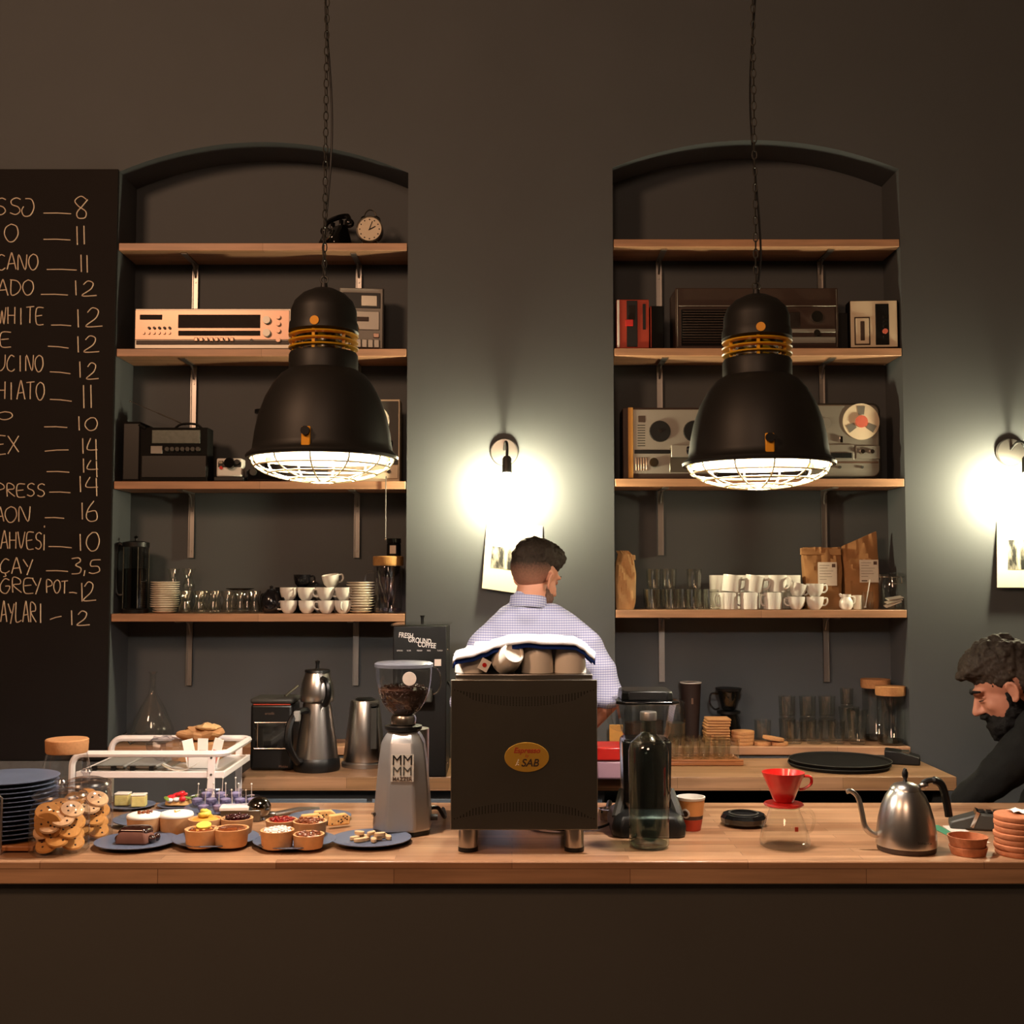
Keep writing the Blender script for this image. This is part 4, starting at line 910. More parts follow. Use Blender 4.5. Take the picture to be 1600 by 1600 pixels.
# --- striped paper cup
c = on(1076, 1300, CT, .03); t = thing('paper_cup', 'paper cup with brown and red bands and a round logo on the front counter', 'cup', (c.x, c.y, BT))
r0, r1, hh = .03, .041, .097
def rr(z): return r0 + (r1 - r0) * z / hh
Lz([(0, .002), (r0 - .002, 0), (rr(.033), .033)], seg=36).build('red_band', 'brick_red', t); Lz([(rr(.033), .0331), (rr(.044), .044)], seg=36).build('brown_band', 'brown_wood', t); Lz([(rr(.044), .0441), (rr(.088), .088)], seg=36).build('tan_band', 'tan', t)
Lz([(rr(.088), .0881), (r1 + .001, .094), (r1 + .001, .097), (r1 - .002, .097), (r0 - .003, .004), (0, .004)], seg=36).build('white_rim', 'white_paper', t)
MB().lathe([(0, 0), (.014, 0), (.014, .0012), (0, .0012)], mx=T(-.021, -.0295, .052) @ RZ(-.6) @ RX(PI / 2 + .11)).build('logo_disc', 'white_paper', t); MB().lathe([(0, .0013), (.009, .0013), (.009, .0022), (0, .0022)], mx=T(-.021, -.0295, .052) @ RZ(-.6) @ RX(PI / 2 + .11)).build('logo_mark', 'brown_wood', t)
# --- black scale-like lid
c = on(1157, 1297, CT, .068); t = thing('black_disc', 'flat black faceted plastic lid lying on the counter beside the glass server', 'lid', (c.x, c.y, BT))
Lz([(0, 0), (.058, 0), (.068, .012), (.07, .024), (.062, .034), (0, .036)], seg=14).build('lid', 'black_gloss', t, angle=20); Lz([(.04, .0363), (.046, .0363), (.045, .038), (.04, .038)], seg=30).build('ring', 'dark_grey', t)
# --- wooden dishes
for k in range(2):
    c = on(1502, 1342, CT, .052); t = thing('wooden_dish', 'small round reddish wooden dish, %s of the two stacked right of the steel kettle' % ('lower', 'upper')[k], 'dish', (c.x - .001 * k, c.y, BT + .0225 * k), 0, 'stacked wooden dishes')
    Lz([(0, 0), (.044, 0), (.05, .02), (.05, .022), (.047, .022), (.042, .006), (0, .005)] if k == 0 else [(0, 0), (.045, 0), (.0525, .026), (.049, .026), (.043, .006), (0, .005)], seg=40).build('dish', 'cork_red', t)
# --- coasters stack right
c = on(1582, 1344, CT, .066)
for k in range(7):
    jx = (.002, -.001, .001, -.002, .002, 0, .001)[k]
    tag(Lz([(0, 0), (.064, 0), (.066, .003), (.066, .012), (.064, .0145), (0, .0145)], seg=44, ).build('coaster', 'cork_red', loc=(c.x + jx, c.y, BT + .0153 * k)), 'round cork coaster, %s of the stack at the right end of the counter' % ORD[6 - k], 'coaster', 'cork coasters stacked at the right end')
t = thing('paper_slip', 'small crumpled white paper slip on top of the right cork coaster stack', 'paper', (c.x + .02, c.y + .015, BT + .1078))
mm = MB(); vs = [((i / 6 - .5) * .08, (j / 4 - .5) * .05, .004 + .004 * math.sin(i * 2.1 + j)) for j in range(5) for i in range(7)]
mm.add(vs, [(j * 7 + i, j * 7 + i + 1, (j + 1) * 7 + i + 1, (j + 1) * 7 + i) for j in range(4) for i in range(6)]); o = mm.build('paper', 'white_paper', t); o.modifiers.new('s', 'SOLIDIFY').thickness = .0006
# --- card terminal, cards
p = G(1530, 1300, CT); t = thing('card_terminal', 'dark card terminal with chrome strip leaning behind the cork coaster stack', 'card terminal', (p.x, p.y + .05, BT), -.3)
MB().prism([(-.065, 0), (.09, 0), (.09, .045), (.02, .05), (-.065, .022)], -.035, .035).build('body', 'dark_grey', t, bevel=.006)
MB().add(*boxvf(-.012, -.0365, .006, -.002, .036, .055), RY(.4)).build('chrome_strip', 'chrome', t)
for i in range(3): B(.02 + i * .02, -.02, .0505, .034 + i * .02, .02, .054).build('key', 'black', t, bevel=.001)
def flatcard(name, lab, cat, quad, z, m_, th=.0012):
    pts = [G(x, y, CT) for x, y in quad]; o = pts[0]
    ob = MB().slab([(q.x - o.x, q.y - o.y) for q in pts], 0, th).build(name, m_, loc=(o.x, o.y, z)); return tag(ob, lab, cat)
flatcard('green_card', 'narrow green paper card lying right of the steel kettle', 'card', [(1450, 1291), (1466, 1290), (1503, 1309), (1490, 1311)], BT, 'green_card')
flatcard('paper_sheet', 'cream paper sheet on the counter between the green card and the coaster stack', 'paper', [(1473, 1291), (1497, 1291), (1548, 1318), (1508, 1318)], BT, 'label_white')

# --- left end: plates in rack
P0 = Vector((W(10, 1300, 3.27).x, 3.27, CT))
pl = thing('dinner_plate', '', 'plate'); Lz([(0, .001), (.075, .001), (.08, .003), (.125, .010), (.136, .012), (.137, .014), (.135, .0145), (.08, .0065), (0, .005)], seg=56).build('plate', 'blue_plate', pl)
NP = 13
for k in range(NP):
    place(pl, (P0.x + .002 * math.sin(k * 2.3), P0.y + .002 * math.cos(k), BT + .018 + k * .0125), 0, 'blue grey dinner plate in the wire rack at the left end, %s' % ORD[NP - 1 - k], 'blue grey plates in the wire rack')
t = thing('plate_rack', 'wire plate rack with wooden base at the left end of the counter', 'rack', (P0.x, P0.y, BT))
B(-.13, -.13, .004, .13, .13, .017).build('base', 'board_wood', t, bevel=.002)
for y_ in (-.148, .148):
    Tb([(-.06, y_, .001), (-.06, y_, .15), (-.05, y_, .16), (.04, y_, .16), (.05, y_, .15), (.05, y_, .001)], .003).build('wire_arch', 'steel', t)
Tb([(.05, -.148, .003), (.05, .148, .003)], .003).build('wire_rail', 'steel', t); Tb([(-.06, -.148, .003), (-.06, .148, .003)], .003).build('wire_rail', 'steel', t)
Tb([(-.148, -.09, .003), (-.148, -.09, .14), (-.148, -.08, .15), (-.148, .08, .15), (-.148, .09, .14), (-.148, .09, .003)], .003).build('wire_arch', 'steel', t)

# --- jars
def cookie_mesh(r=.034, h=.011): return Lz([(0, 0), (r * .85, 0), (r, h * .4), (r * .93, h * .8), (r * .6, h), (0, h * 1.05)], seg=22)
def cookie(lab, c, rot, m_='cookie', sc=1, group=None, chips=5):
    t = thing('cookie', lab, 'cookie', c, 0, group); t.rotation_euler = rot
    cookie_mesh(.034 * sc, .012).build('biscuit', m_, t)
    ch = MB(); rnd = random.Random(hash(lab) % 97)
    for k in range(chips):
        a = k * 2.4 + rnd.random(); r = .008 + .018 * ((k * .37) % 1); ch.ell((r * math.cos(a) * sc, r * math.sin(a) * sc, .0122), (.003, .003, .002), seg=8, rings=6)
    ch.build('chocolate_chips', 'chip', t); return t
def cookie_jar(cx, yb, r, h, lab, sub, n):
    c = on(cx, yb, CT, r); t = thing('cookie_jar', lab, 'jar', (c.x, c.y, BT))
    Lz([(0, .001), (r * .9, .001), (r, .01), (r, h * .78), (r * .92, h * .9), (r * .8, h * .96), (r * .82, h), (r * .86, h + .002)], seg=44).build('body', 'clear', t)
    Lz([(0, h + .012), (r * .5, h + .012), (r * .86, h + .006), (r * .9, h + .003), (r * .93, h + .008), (r * .88, h + .014), (r * .5, h + .024), (r * .14, h + .028), (r * .12, h + .034), (r * .22, h + .042), (r * .18, h + .05), (0, h + .052)], seg=40).build('lid', 'clear_lid', t)
    rnd = random.Random(n)
    k = 0
    for lay in range(6):
        for q in range(3):
            a = q * 2.09 + lay * .8; rad = r * .46; tilt = .5 + .18 * rnd.random()
            cookie('%s cookie in the %s, %s layer, %s' % (('round', 'pale', 'brown')[q], sub, ('bottom', 'second', 'third', 'fourth', 'fifth', 'top')[lay], ('leaning left', 'leaning back', 'leaning right')[q]),
                   (c.x + rad * math.cos(a), c.y + rad * math.sin(a), BT + .024 + lay * .0175), (tilt, .18 * math.cos(a), rnd.random() * .4), ('cookie', 'cookie_pale', 'cookie')[q], .92, 'cookies in the ' + sub)
    return c
cA = cookie_jar(103, 1343, .078, .145, 'round glass cookie jar with glass lid, nearest the front edge of the counter', 'front glass jar', 3)
# the big cookie facing the room
cookie('large chocolate chip cookie standing upright against the front glass of the front jar', (cA.x - .012, cA.y - .041, BT + .082), (PI / 2 + .12, 0, .0), 'cookie', 1.14, 'cookies in the front glass jar', 6)
cB = cookie_jar(143, 1322, .074, .15, 'glass cookie jar standing behind the front cookie jar, beside the cream tarts', 'rear glass jar', 5)
c = on(102, 1290, CT, .062); t = thing('cork_jar', 'tall glass jar with a thick cork lid behind the cookie jars', 'jar', (c.x, c.y + .05, BT))
Lz([(0, .001), (.066, .001), (.07, .01), (.07, .16), (.064, .185), (.06, .2)], seg=40).build('body', 'clear', t); Lz([(0, .2), (.06, .2), (.063, .205), (.065, .24), (.062, .243), (0, .243)], seg=40).build('lid', 'cork', t)

# --- plates with cakes
sp = thing('serving_plate', '', 'plate'); Lz([(0, .001), (.06, .001), (.066, .004), (.1, .010), (.112, .013), (.1125, .0148), (.11, .0155), (.066, .0075), (0, .006)], seg=56).build('plate', 'blue_plate', sp)
def plate(cx, cy, lab, sc=1, rz=0):
    p = G(cx, cy, CT); place(sp, (p.x, p.y, BT), rz, lab, 'serving plates of cakes on the counter', sc=sc); return p
ZP = BT + .0082
pA = plate(213, 1321, 'blue grey plate holding the chocolate glazed cake, beside the cookie jars'); pB = plate(337, 1317, 'blue grey plate holding lemon and cherry tarts', 1.06); pC = plate(460, 1320, 'blue grey plate holding nut and coconut tarts', 1.02); pD = plate(580, 1317, 'blue grey plate of small biscuits beside the silver grinder', 1.0)
pE = plate(243, 1286, 'blue grey plate under the two white cream tarts', 1.1); pF = plate(500, 1281, 'plate under the raisin cake slices, behind the nut tarts', .85)
pG = plate(350, 1268, 'plate under the lilac jelly cups with picks', 1.1)
def tart(px, py, plate_lab, lab, m_, r=.047, h=.047, kind='nut', sy=1, z=ZP):
    p = G(px, py, CT + .01); t = thing('tart', lab, 'tart', (p.x, p.y, z), 0, 'small tarts on the counter plates')
    Lz([(0, 0), (r * .86, 0), (r * .9, .003), (r, h), (r - .005, h), (r - .007, h - .006), (0, h - .007)], seg=40, sy=sy).build('crust', 'crust', t)
    f = MB()
    if kind == 'cream':
        f.lathe([(0, h - .006), (r - .006, h - .006), (r + .001, h + .001), (r * .97, h + .008), (r * .8, h + .011), (0, h + .012)], seg=40, sy=sy); f.build('filling', m_, t, angle=80)
    else:
        f.lathe([(0, h - .0065), (r - .0065, h - .0055), (r * .7, h + .001), (0, h + .003)], seg=30, sy=sy); f.build('filling', m_, t, angle=80)
    return t, p, h
def lumps(t, m_, name, r, z, n, s, seed, sy=1, jit=.3):
    f = MB(); rnd = random.Random(seed)
    for k in range(n):
        a = k * 2.4; q = r * math.sqrt((k + .5) / n); e = s * (1 + jit * rnd.uniform(-1, 1))
        f.ell((q * math.cos(a), q * math.sin(a) * sy, z + rnd.random() * s * .5), (e, e * rnd.uniform(.6, 1), e * .6), RZ(rnd.random() * 3), 8, 6)
    return f.build(name, m_, t, angle=80)
t, p, h = tart(225, 1301, '', 'white cream tart with caramel nuts, left on the rear plate', 'cream', .049, .046, 'cream'); lumps(t, 'nut', 'caramel_nuts', .02, .058, 9, .006, 3)
t, p, h = tart(275, 1299, '', 'white cream tart, right on the rear plate beside the lilac cups', 'cream', .049, .046, 'cream'); lumps(t, 'custard', 'crumbs', .012, .058, 4, .004, 4)
t, p, h = tart(320, 1304, '', 'tart with swirled lemon cream, rear left on its plate', 'custard'); 
f = MB(); f.tube([(.016 * math.cos(a * 1.1) * (1 - a / 16), .016 * math.sin(a * 1.1) * (1 - a / 16), h + .004 + a * .0018) for a in range(13)], [.008] * 10 + [.006, .004, .002], 8); f.build('cream_swirl', 'lemon', t, angle=80)
t, p, h = tart(370, 1303, '', 'dark cherry tart, rear right on its plate', 'cherry', .046); lumps(t, 'cherry', 'cherries', .034, h + .002, 22, .0075, 5)
t, p, h = tart(315, 1321, '', 'tart with lemon slice and crumble, front left on its plate', 'nut', .046); MB().lathe([(0, 0), (.02, 0), (.02, .004), (0, .004)], (0, 0, 0), 24, T(.004, .006, h + .006) @ RX(.25)).build('lemon_slice', 'lemon', t); lumps(t, 'custard', 'crumble', .03, h - .002, 16, .005, 8)
t, p, h = tart(361, 1320, '', 'plain nut tart, front right beside the lemon tarts', 'nut', .048); lumps(t, 'nut', 'nuts', .034, h - .003, 20, .0055, 9)
t, p, h = tart(440, 1306, '', 'red berry tart, rear left on its plate', 'berry', .045); lumps(t, 'berry', 'berries', .034, h + .001, 22, .006, 11)
t, p, h = tart(484, 1308, '', 'glazed walnut tart, right on its plate', 'nut', .048); lumps(t, 'nut', 'walnuts', .036, h, 24, .007, 12)
t, p, h = tart(433, 1323, '', 'tart covered in white coconut crumbs, front left on its plate', 'coconut', .046); lumps(t, 'coconut', 'coconut_crumbs', .037, h, 34, .006, 13)
t, p, h = tart(482, 1323, '', 'small plain tart with nut topping, front right on its plate', 'nut', .043, .036); lumps(t, 'nut', 'nuts', .032, h, 18, .006, 14)
# chocolate cake on plate A
t = thing('chocolate_cake', 'half slice of brown cake under glossy chocolate glaze on the leftmost plate', 'cake', (pA.x, pA.y, ZP))
ck_ = [(-.05, -.03), (.035, -.035), (.05, .0), (.04, .035), (-.035, .035), (-.052, .01)]
m = MB(); n_ = len(ck_)
loft([[(x * s_, y * s_, z_) for x, y in ck_] for s_, z_ in ((1, 0), (.98, .015), (.85, .03), (.7, .036))]).build('sponge', 'cocoa', t, bevel=.004)
loft([[(x * s_, y * s_ + .004, z_) for x, y in ck_] for s_, z_ in ((.92, .026), (.9, .034), (.76, .042), (.3, .045))]).build('glaze', 'chocolate', t, bevel=.005, seg=3)
for k, (x_, y_, s_) in enumerate(((-.045, -.01, .012), (.045, -.01, .013), (.055, .01, .009), (-.02, .03, .01))): MB().ell((x_, y_, .012), (s_, s_, .011), seg=12, rings=8).build('chocolate_lump', 'chocolate', t)
# biscuits on plate D
for k, (dx, dy, dz, r_) in enumerate([(-.045, -.005, 0, .3), (-.03, -.03, 0, .2), (-.012, -.012, 0, .6), (-.02, .015, 0, .1), (.01, -.028, 0, .9), (.018, .0, .0, -.3), (.03, .02, 0, .4), (.048, .004, .0, -.6), (.0, .0, .012, .5), (-.034, .006, .012, -.2), (.026, -.012, .012, .2)]):
    b_ = MB().slab([(-.016 * math.cos(a) if 0 else .016 * math.cos(a), .008 * math.sin(a)) for a in [i * PI / 6 for i in range(12)]], 0, .0105).build('small_biscuit', 'biscuit', bevel=.002, loc=(pD.x + dx, pD.y + dy, ZP + .0005 + dz)); b_.rotation_euler = (0, 0, r_ * 2)
    tag(b_, 'pale finger biscuit %s on the plate by the silver grinder' % ['at the far left', 'at the front left', 'at the left middle', 'at the rear left', 'at the front', 'at the right middle', 'at the rear right', 'at the far right', 'topmost in the middle', 'lying on top at the left', 'lying on top at the right'][k], 'biscuit', 'small biscuits on the plate')
# raisin cake slices
for k, (px, py, rz) in enumerate(((485, 1290, .25), (505, 1284, .15), (528, 1290, .5), (462, 1293, .1))):
    p = G(px, py, CT + .01); t = thing('cake_slice', 'raisin cake slice, %s behind the nut tarts' % ('middle one', 'rearmost', 'rightmost', 'leftmost and lowest')[k], 'cake slice', (p.x, p.y + .012, ZP), rz, 'raisin cake slices')
    MB().prism([(-.032, 0), (.032, 0), (.036, .022 if k < 3 else .014), (.02, .034 if k < 3 else .018), (-.03, .032 if k < 3 else .018)], -.009, .009).build('crumb', 'cake', t, bevel=.004)
    f = MB(); rnd = random.Random(k)
    for q in range(9): f.ell((rnd.uniform(-.026, .026), -.0092, rnd.uniform(.005, .026 if k < 3 else .014)), (.0028, .001, .0022), seg=8, rings=6)
    f.build('raisins', 'chip', t)
# lilac cups with picks
jc = thing('jelly_cup', '', 'dessert cup'); Lz([(0, .001), (.014, .001), (.02, .012), (.026, .03), (.03, .034), (.028, .03)], seg=12).build('cup', 'lilac_glass', jc, angle=20)
Lz([(0, .004), (.013, .004), (.019, .014), (.02, .024), (.008, .028), (0, .027)], seg=9).build('jelly', 'lavender', jc, angle=15)
Tb([(.004, 0, .02), (.007, .002, .072)], .0011, 6).build('pick', 'label_white', jc); MB().ell((.0072, .002, .074), (.0035, .0035, .0035), seg=8, rings=6).build('pick_bead', 'cream_ceramic', jc)
k = 0
for row, (yy, xs) in enumerate(((1279, (318, 341, 364, 386)), (1268, (308, 330, 352, 375, 394)), (1258, (322, 345, 368)))):
    for i, xx in enumerate(xs):
        p = G(xx, yy, CT); place(jc, (p.x, p.y, BT + .0165), k * 1.3, 'lilac dessert cup with a pick, %s from the left in the %s row' % (NTH[i], ('front', 'middle', 'rear')[row]), 'lilac dessert cups with picks', sc=(.84, .84, .95)); k += 1
# fruit and sponge behind
p = G(205, 1284, CT); t = thing('glass_tumbler', 'low clear glass tumbler between the rear cookie jar and the green sponge cakes', 'glass', (G(185, 1290, CT).x, G(185, 1290, CT).y, BT)); Lz([(0, .002), (.03, .002), (.034, .03), (.038, .07), (.036, .085)], seg=32).build('glass', 'clear', t)
pH = plate(205, 1262, 'rear plate under the green sponge cakes', .68)
for k, (xx, yy) in enumerate(((192, 1262), (217, 1264))):
    p = G(xx, yy, CT); t = thing('sponge_cake', 'square pale green sponge cake, %s of the two behind the cream tarts' % ('left', 'right')[k], 'cake', (p.x, p.y, ZP), .1 * k, 'green sponge cakes'); B(-.023, -.018, 0, .023, .018, .034).build('sponge', 'sponge', t, bevel=.003); B(-.0235, -.0185, .0342, .0235, .0185, .04).build('icing', 'cream_ceramic', t, bevel=.002)
pI = plate(279, 1261, 'rear plate under the strawberry dessert', .6)
t = thing('fruit_dessert', 'dessert with sliced strawberries, cream and green garnish behind the cream tarts', 'dessert', (pI.x, pI.y, ZP), 0)
loft([sq(0, .04, .6, .03), sq(.018, .038, .6, .028)]).build('sponge', 'cake', t, bevel=.003)
for k, (x_, y_, z_, r_) in enumerate(((-.03, 0, .022, .2), (-.012, .004, .028, .5), (.005, 0, .034, .3), (.018, -.004, .03, -.5), (-.02, -.014, .02, .1))): 
    MB().ell((x_, y_, z_), (.016, .009, .007), RZ(r_) @ RY(-.4)).build('strawberry_slice', 'strawberry', t)
for k, (x_, y_, z_) in enumerate(((.0, -.026, .02), (-.02, -.028, .018))): MB().ell((x_, y_, z_), (.012, .01, .007), RZ(k)).build('cream_dollop', 'cream', t)
MB().ell((.02, -.026, .022), (.011, .01, .01)).build('raspberry', 'strawberry', t)
for k, (x_, y_) in enumerate(((.04, 0), (.05, .01), (-.03, -.03), (.036, -.02))): MB().ell((x_, y_, .024), (.016, .008, .003), RZ(k * 1.1) @ RY(-.3)).build('leaf', 'leaf', t)
# sugar shaker, napkin box, tongs
c = on(410, 1284, CT, .036); t = thing('glass_globe', 'round shiny glass ball sugar bowl beside the lilac cups', 'bowl', (c.x, c.y, BT)); MB().ell((0, 0, .035), (.037, .037, .033), seg=28, rings=18).build('bowl', 'dark_mirror', t); Lz([(0, 0), (.02, 0), (.016, .006), (0, .006)]).build('foot', 'chrome', t)
c = G(372, 1285, CT); t = thing('napkin_holder', 'dark box holding a stack of white paper napkins behind the cherry tart', 'napkin holder', (c.x - .012, c.y + .03, BT), .1)
B(-.045, -.03, 0, .075, .035, .034).build('box', 'dark_steel', t, bevel=.002); B(-.048, -.033, .0345, .04, .032, .044).build('napkins', 'white_paper', t, bevel=.001)
a_ = G(430, 1276, CT); b_ = G(498, 1268, CT); t = thing('serving_tongs', 'steel serving tongs lying behind the raisin cake slices', 'tongs', (a_.x, a_.y, BT))
d_ = b_ - a_
Tb([(0, 0, .006), (d_.x * .5, d_.y * .5, .012), (d_.x, d_.y, .008)], [.006, .005, .005]).build('arm', 'steel', t); Tb([(0.0, .018, .006), (d_.x * .5, d_.y * .5 + .014, .014), (d_.x, d_.y + .006, .008)], [.006, .005, .005]).build('arm', 'steel', t); MB().ell((-.012, .008, .008), (.018, .012, .006)).build('tip', 'steel', t)

# ================================================================== crockery on the lowest left shelf
z4 = top(zL[3])
def sx(px, D): return (px - 800) / F * D
t = thing('french_press', 'tall dark smoked glass coffee press in the left corner of the lowest left shelf', 'coffee press', (sx(213, DW + .08), DW + .075, z4))
Lz([(0, 0), (.056, 0), (.058, .015), (.052, .02), (0, .02)]).build('base', 'black', t); Lz([(.05, .0205), (.052, .28)], seg=32).build('beaker', 'smoke', t); Lz([(0, .022), (.047, .022), (.047, .19), (0, .19)]).build('inner_cylinder', 'black_gloss', t)
Lz([(0, .281), (.056, .281), (.056, .3), (.03, .306), (0, .306)]).build('lid', 'black', t); Lz([(0, .306), (.004, .306), (.004, .318), (.01, .324), (0, .33)]).build('plunger_knob', 'black', t)
Tb(bez([(-.05, -.01, .285), (-.075, -.012, .28), (-.078, -.012, .12), (-.07, -.012, .08), (-.05, -.01, .075)], 5), .008).build('handle', 'black', t)
for a in (.3, 2.2, 3.9, 5.2): Tb([(.054 * math.cos(a), .054 * math.sin(a), .02), (.054 * math.cos(a), .054 * math.sin(a), .28)], .002).build('frame_rod', 'dark_steel', t)
sa = thing('saucer', '', 'saucer'); Lz([(0, 0), (.035, 0), (.04, .003), (.056, .008), (.0605, .0105), (.06, .012), (.04, .006), (0, .004)], seg=40).build('saucer', 'cream_ceramic', sa)
for k in range(14):
    place(sa, (sx(259, DW + .07) + .0012 * math.sin(k * 1.7), DW + .07, z4 + k * .0093), 0, 'cream saucer in the tall stack beside the dark press, %s' % ORD[13 - k], 'cream saucers stacked beside the dark press', sc=1.0 if k > 1 else .84)
for k in range(12):
    place(sa, (sx(564, DW + .07) + .001 * math.sin(k * 1.3), DW + .07, z4 + k * .0109), 0, 'white saucer in the stack left of the glass pitcher, %s' % ORD[11 - k], 'white saucers stacked left of the pitcher', sc=1.0 if k > 1 else .86)
tg = thing('tea_glass', '', 'tea glass'); Lz([(0, .003), (.022, .001), (.026, .008), (.0265, .022), (.0165, .048), (.016, .056), (.026, .086), (.0275, .094), (.0262, .094), (.0150, .056), (.0155, .048), (.024, .022), (.022, .012), (0, .01)], seg=28).build('glass', 'tea_glass', tg)
xs = [291, 313, 335, 357, 377, 399]
for i, x in enumerate(xs): place(tg, (sx(x, DW + .045), DW + .042, z4), 0, 'waisted tea glass in the front row on the lowest left shelf, %s from the left' % NTH[i], 'waisted tea glasses')
for i, x in enumerate([292, 316, 340, 364, 388]): place(tg, (sx(x, DW + .11), DW + .106, z4), 0, 'waisted tea glass in the middle row on the lowest left shelf, %s from the left' % NTH[i], 'waisted tea glasses')
for i, x in enumerate([272, 296, 322]): place(tg, (sx(x, DW + .17), DW + .168, z4), 0, 'waisted tea glass in the back row on the lowest left shelf, %s from the left' % NTH[i], 'waisted tea glasses')
for i, x in enumerate([272, 296]): place(tg, (sx(x, DW + .17), DW + .168, z4 + .0955), 0, 'waisted tea glass stacked on top at the back behind the cream saucers, %s' % ('left one', 'right one')[i], 'waisted tea glasses')
tag(Lz([(0, 0), (.035, 0), (.058, .007), (.06, .01), (.035, .005), (0, .004)], seg=36).build('black_saucer', 'black_gloss', loc=(sx(377, DW + .1), DW + .09, z4 + .0952)), 'black saucer lying on top of the tea glasses', 'saucer')
t = thing('black_teapot', 'small round black teapot between the tea glasses and the white cups', 'teapot', (sx(425, DW + .06), DW + .058, z4))
Lz([(0, 0), (.03, 0), (.042, .02), (.046, .045), (.04, .075), (.026, .09), (0, .09)]).build('body', 'black_ceramic', t); Lz([(0, .09), (.024, .09), (.018, .1), (.006, .104), (.008, .114), (0, .118)]).build('lid', 'black_ceramic', t); Tb(bez([(.035, -.02, .035), (.055, -.03, .05), (.062, -.035, .08)], 5), [.009] * 6 + [.006] * 5).build('spout', 'black_ceramic', t); Tb(bez([(-.03, .025, .08), (-.05, .04, .075), (-.05, .04, .04), (-.034, .028, .025)], 5), .005).build('handle', 'black_ceramic', t)
CUPP = [(0, .001), (.016, .001), (.018, 0), (.02, .002), (.031, .016), (.036, .036), (.037, .054), (.0345, .054), (.033, .036), (.028, .018), (0, .008)]
def cup_proto(name, m_, cat='cup'):
    t = thing(name, '', cat); Lz(CUPP, seg=32).build('bowl', m_, t); Tb(bez([(.033, 0, .045), (.05, 0, .047), (.053, 0, .03), (.043, 0, .018), (.03, 0, .017)], 6), .0038).build('handle', m_, t); return t
wc = cup_proto('espresso_cup', 'white_ceramic')
g_ = 'white espresso cups on the lowest left shelf'
for i, (x, a) in enumerate(((452, 3.3), (481, 1.4), (511, 3.5), (537, -1.6))):
    place(wc, (sx(x, DW + .045), DW + .042, z4), a, 'white espresso cup in the bottom front row, %s from the left' % NTH[i], g_)
for i, (x, a, r) in enumerate(((452, -.9, 0), (479, .4, .02), (510, 3.3, .12), (538, 3.0, .05))):
    place(wc, (sx(x, DW + .045), DW + .042, z4 + .0548), a, 'white espresso cup stacked in the upper front row, %s from the left' % NTH[i], g_, rot=(0, r * .3, a))
for i, (x, a) in enumerate(((503, .8), (531, 2.0))):
    place(wc, (sx(x, DW + .12), DW + .122, z4), a, 'white espresso cup standing in the back row, %s from the left' % NTH[i], g_); place(wc, (sx(x, DW + .12), DW + .122, z4 + .0548), a + .5, 'white espresso cup upper in the back row, %s from the left' % NTH[i], g_)
place(wc, (sx(519, DW + .09), DW + .09, z4 + .1095), .3, 'white espresso cup tilted on top of the others', g_, rot=(.1, -.16, .3))
bc = cup_proto('black_cup', 'black_ceramic')
for i, x in enumerate((443, 472)): 
    place(bc, (sx(x, DW + .13), DW + .14, z4), 2, 'black cup behind the white cups, lower %s one' % ('left', 'right')[i], 'black cups'); place(bc, (sx(x, DW + .13), DW + .14, z4 + .0548), 1.2, 'black cup behind the white cups, upper %s one' % ('left', 'right')[i], 'black cups')
    place(bc, (sx(x, DW + .13), DW + .14, z4 + .1095), .2, 'black cup behind the white cups, topmost %s one' % ('left', 'right')[i], 'black cups') if i == 1 else None
t = thing('infuser_pitcher', 'glass pitcher with thick wooden lid, right end of the lowest left shelf', 'pitcher', (sx(607, DW + .07), DW + .066, z4))
Lz([(0, .002), (.055, .002), (.06, .01), (.06, .195), (.058, .2)], seg=40).build('body', 'clear', t); Lz([(0, .201), (.063, .201), (.065, .206), (.065, .238), (.062, .241), (0, .241)], seg=40).build('lid', 'lid_wood', t)
Lz([(.052, .2), (.05, .13), (.012, .045), (0, .043)], seg=32).build('infuser', 'lilac_glass', t); Lz([(.05, .2), (.045, .17), (.03, .155), (0, .152)], seg=32).build('strainer', 'smoke', t)
Lz([(0, .004), (.056, .004), (.056, .022), (0, .022)], seg=32).build('water', 'pale_water', t)
Tb(bez([(-.058, 0, .175), (-.09, 0, .17), (-.1, 0, .12), (-.09, 0, .08), (-.058, 0, .07)], 6), .005).build('handle', 'clear', t)
t = thing('small_black_jar', 'small black jar with white label standing on the wooden pitcher lid', 'jar', (sx(617, DW + .07) - .004, DW + .066, z4 + .2415)); Lz([(0, 0), (.028, 0), (.03, .004), (.03, .05), (.026, .055), (0, .055)]).build('jar', 'black', t); Lz([(0, .055), (.031, .055), (.031, .075), (0, .076)]).build('cap', 'black_gloss', t); B(-.014, -.0312, .01, .012, -.0302, .045).build('label', 'label_white', t)

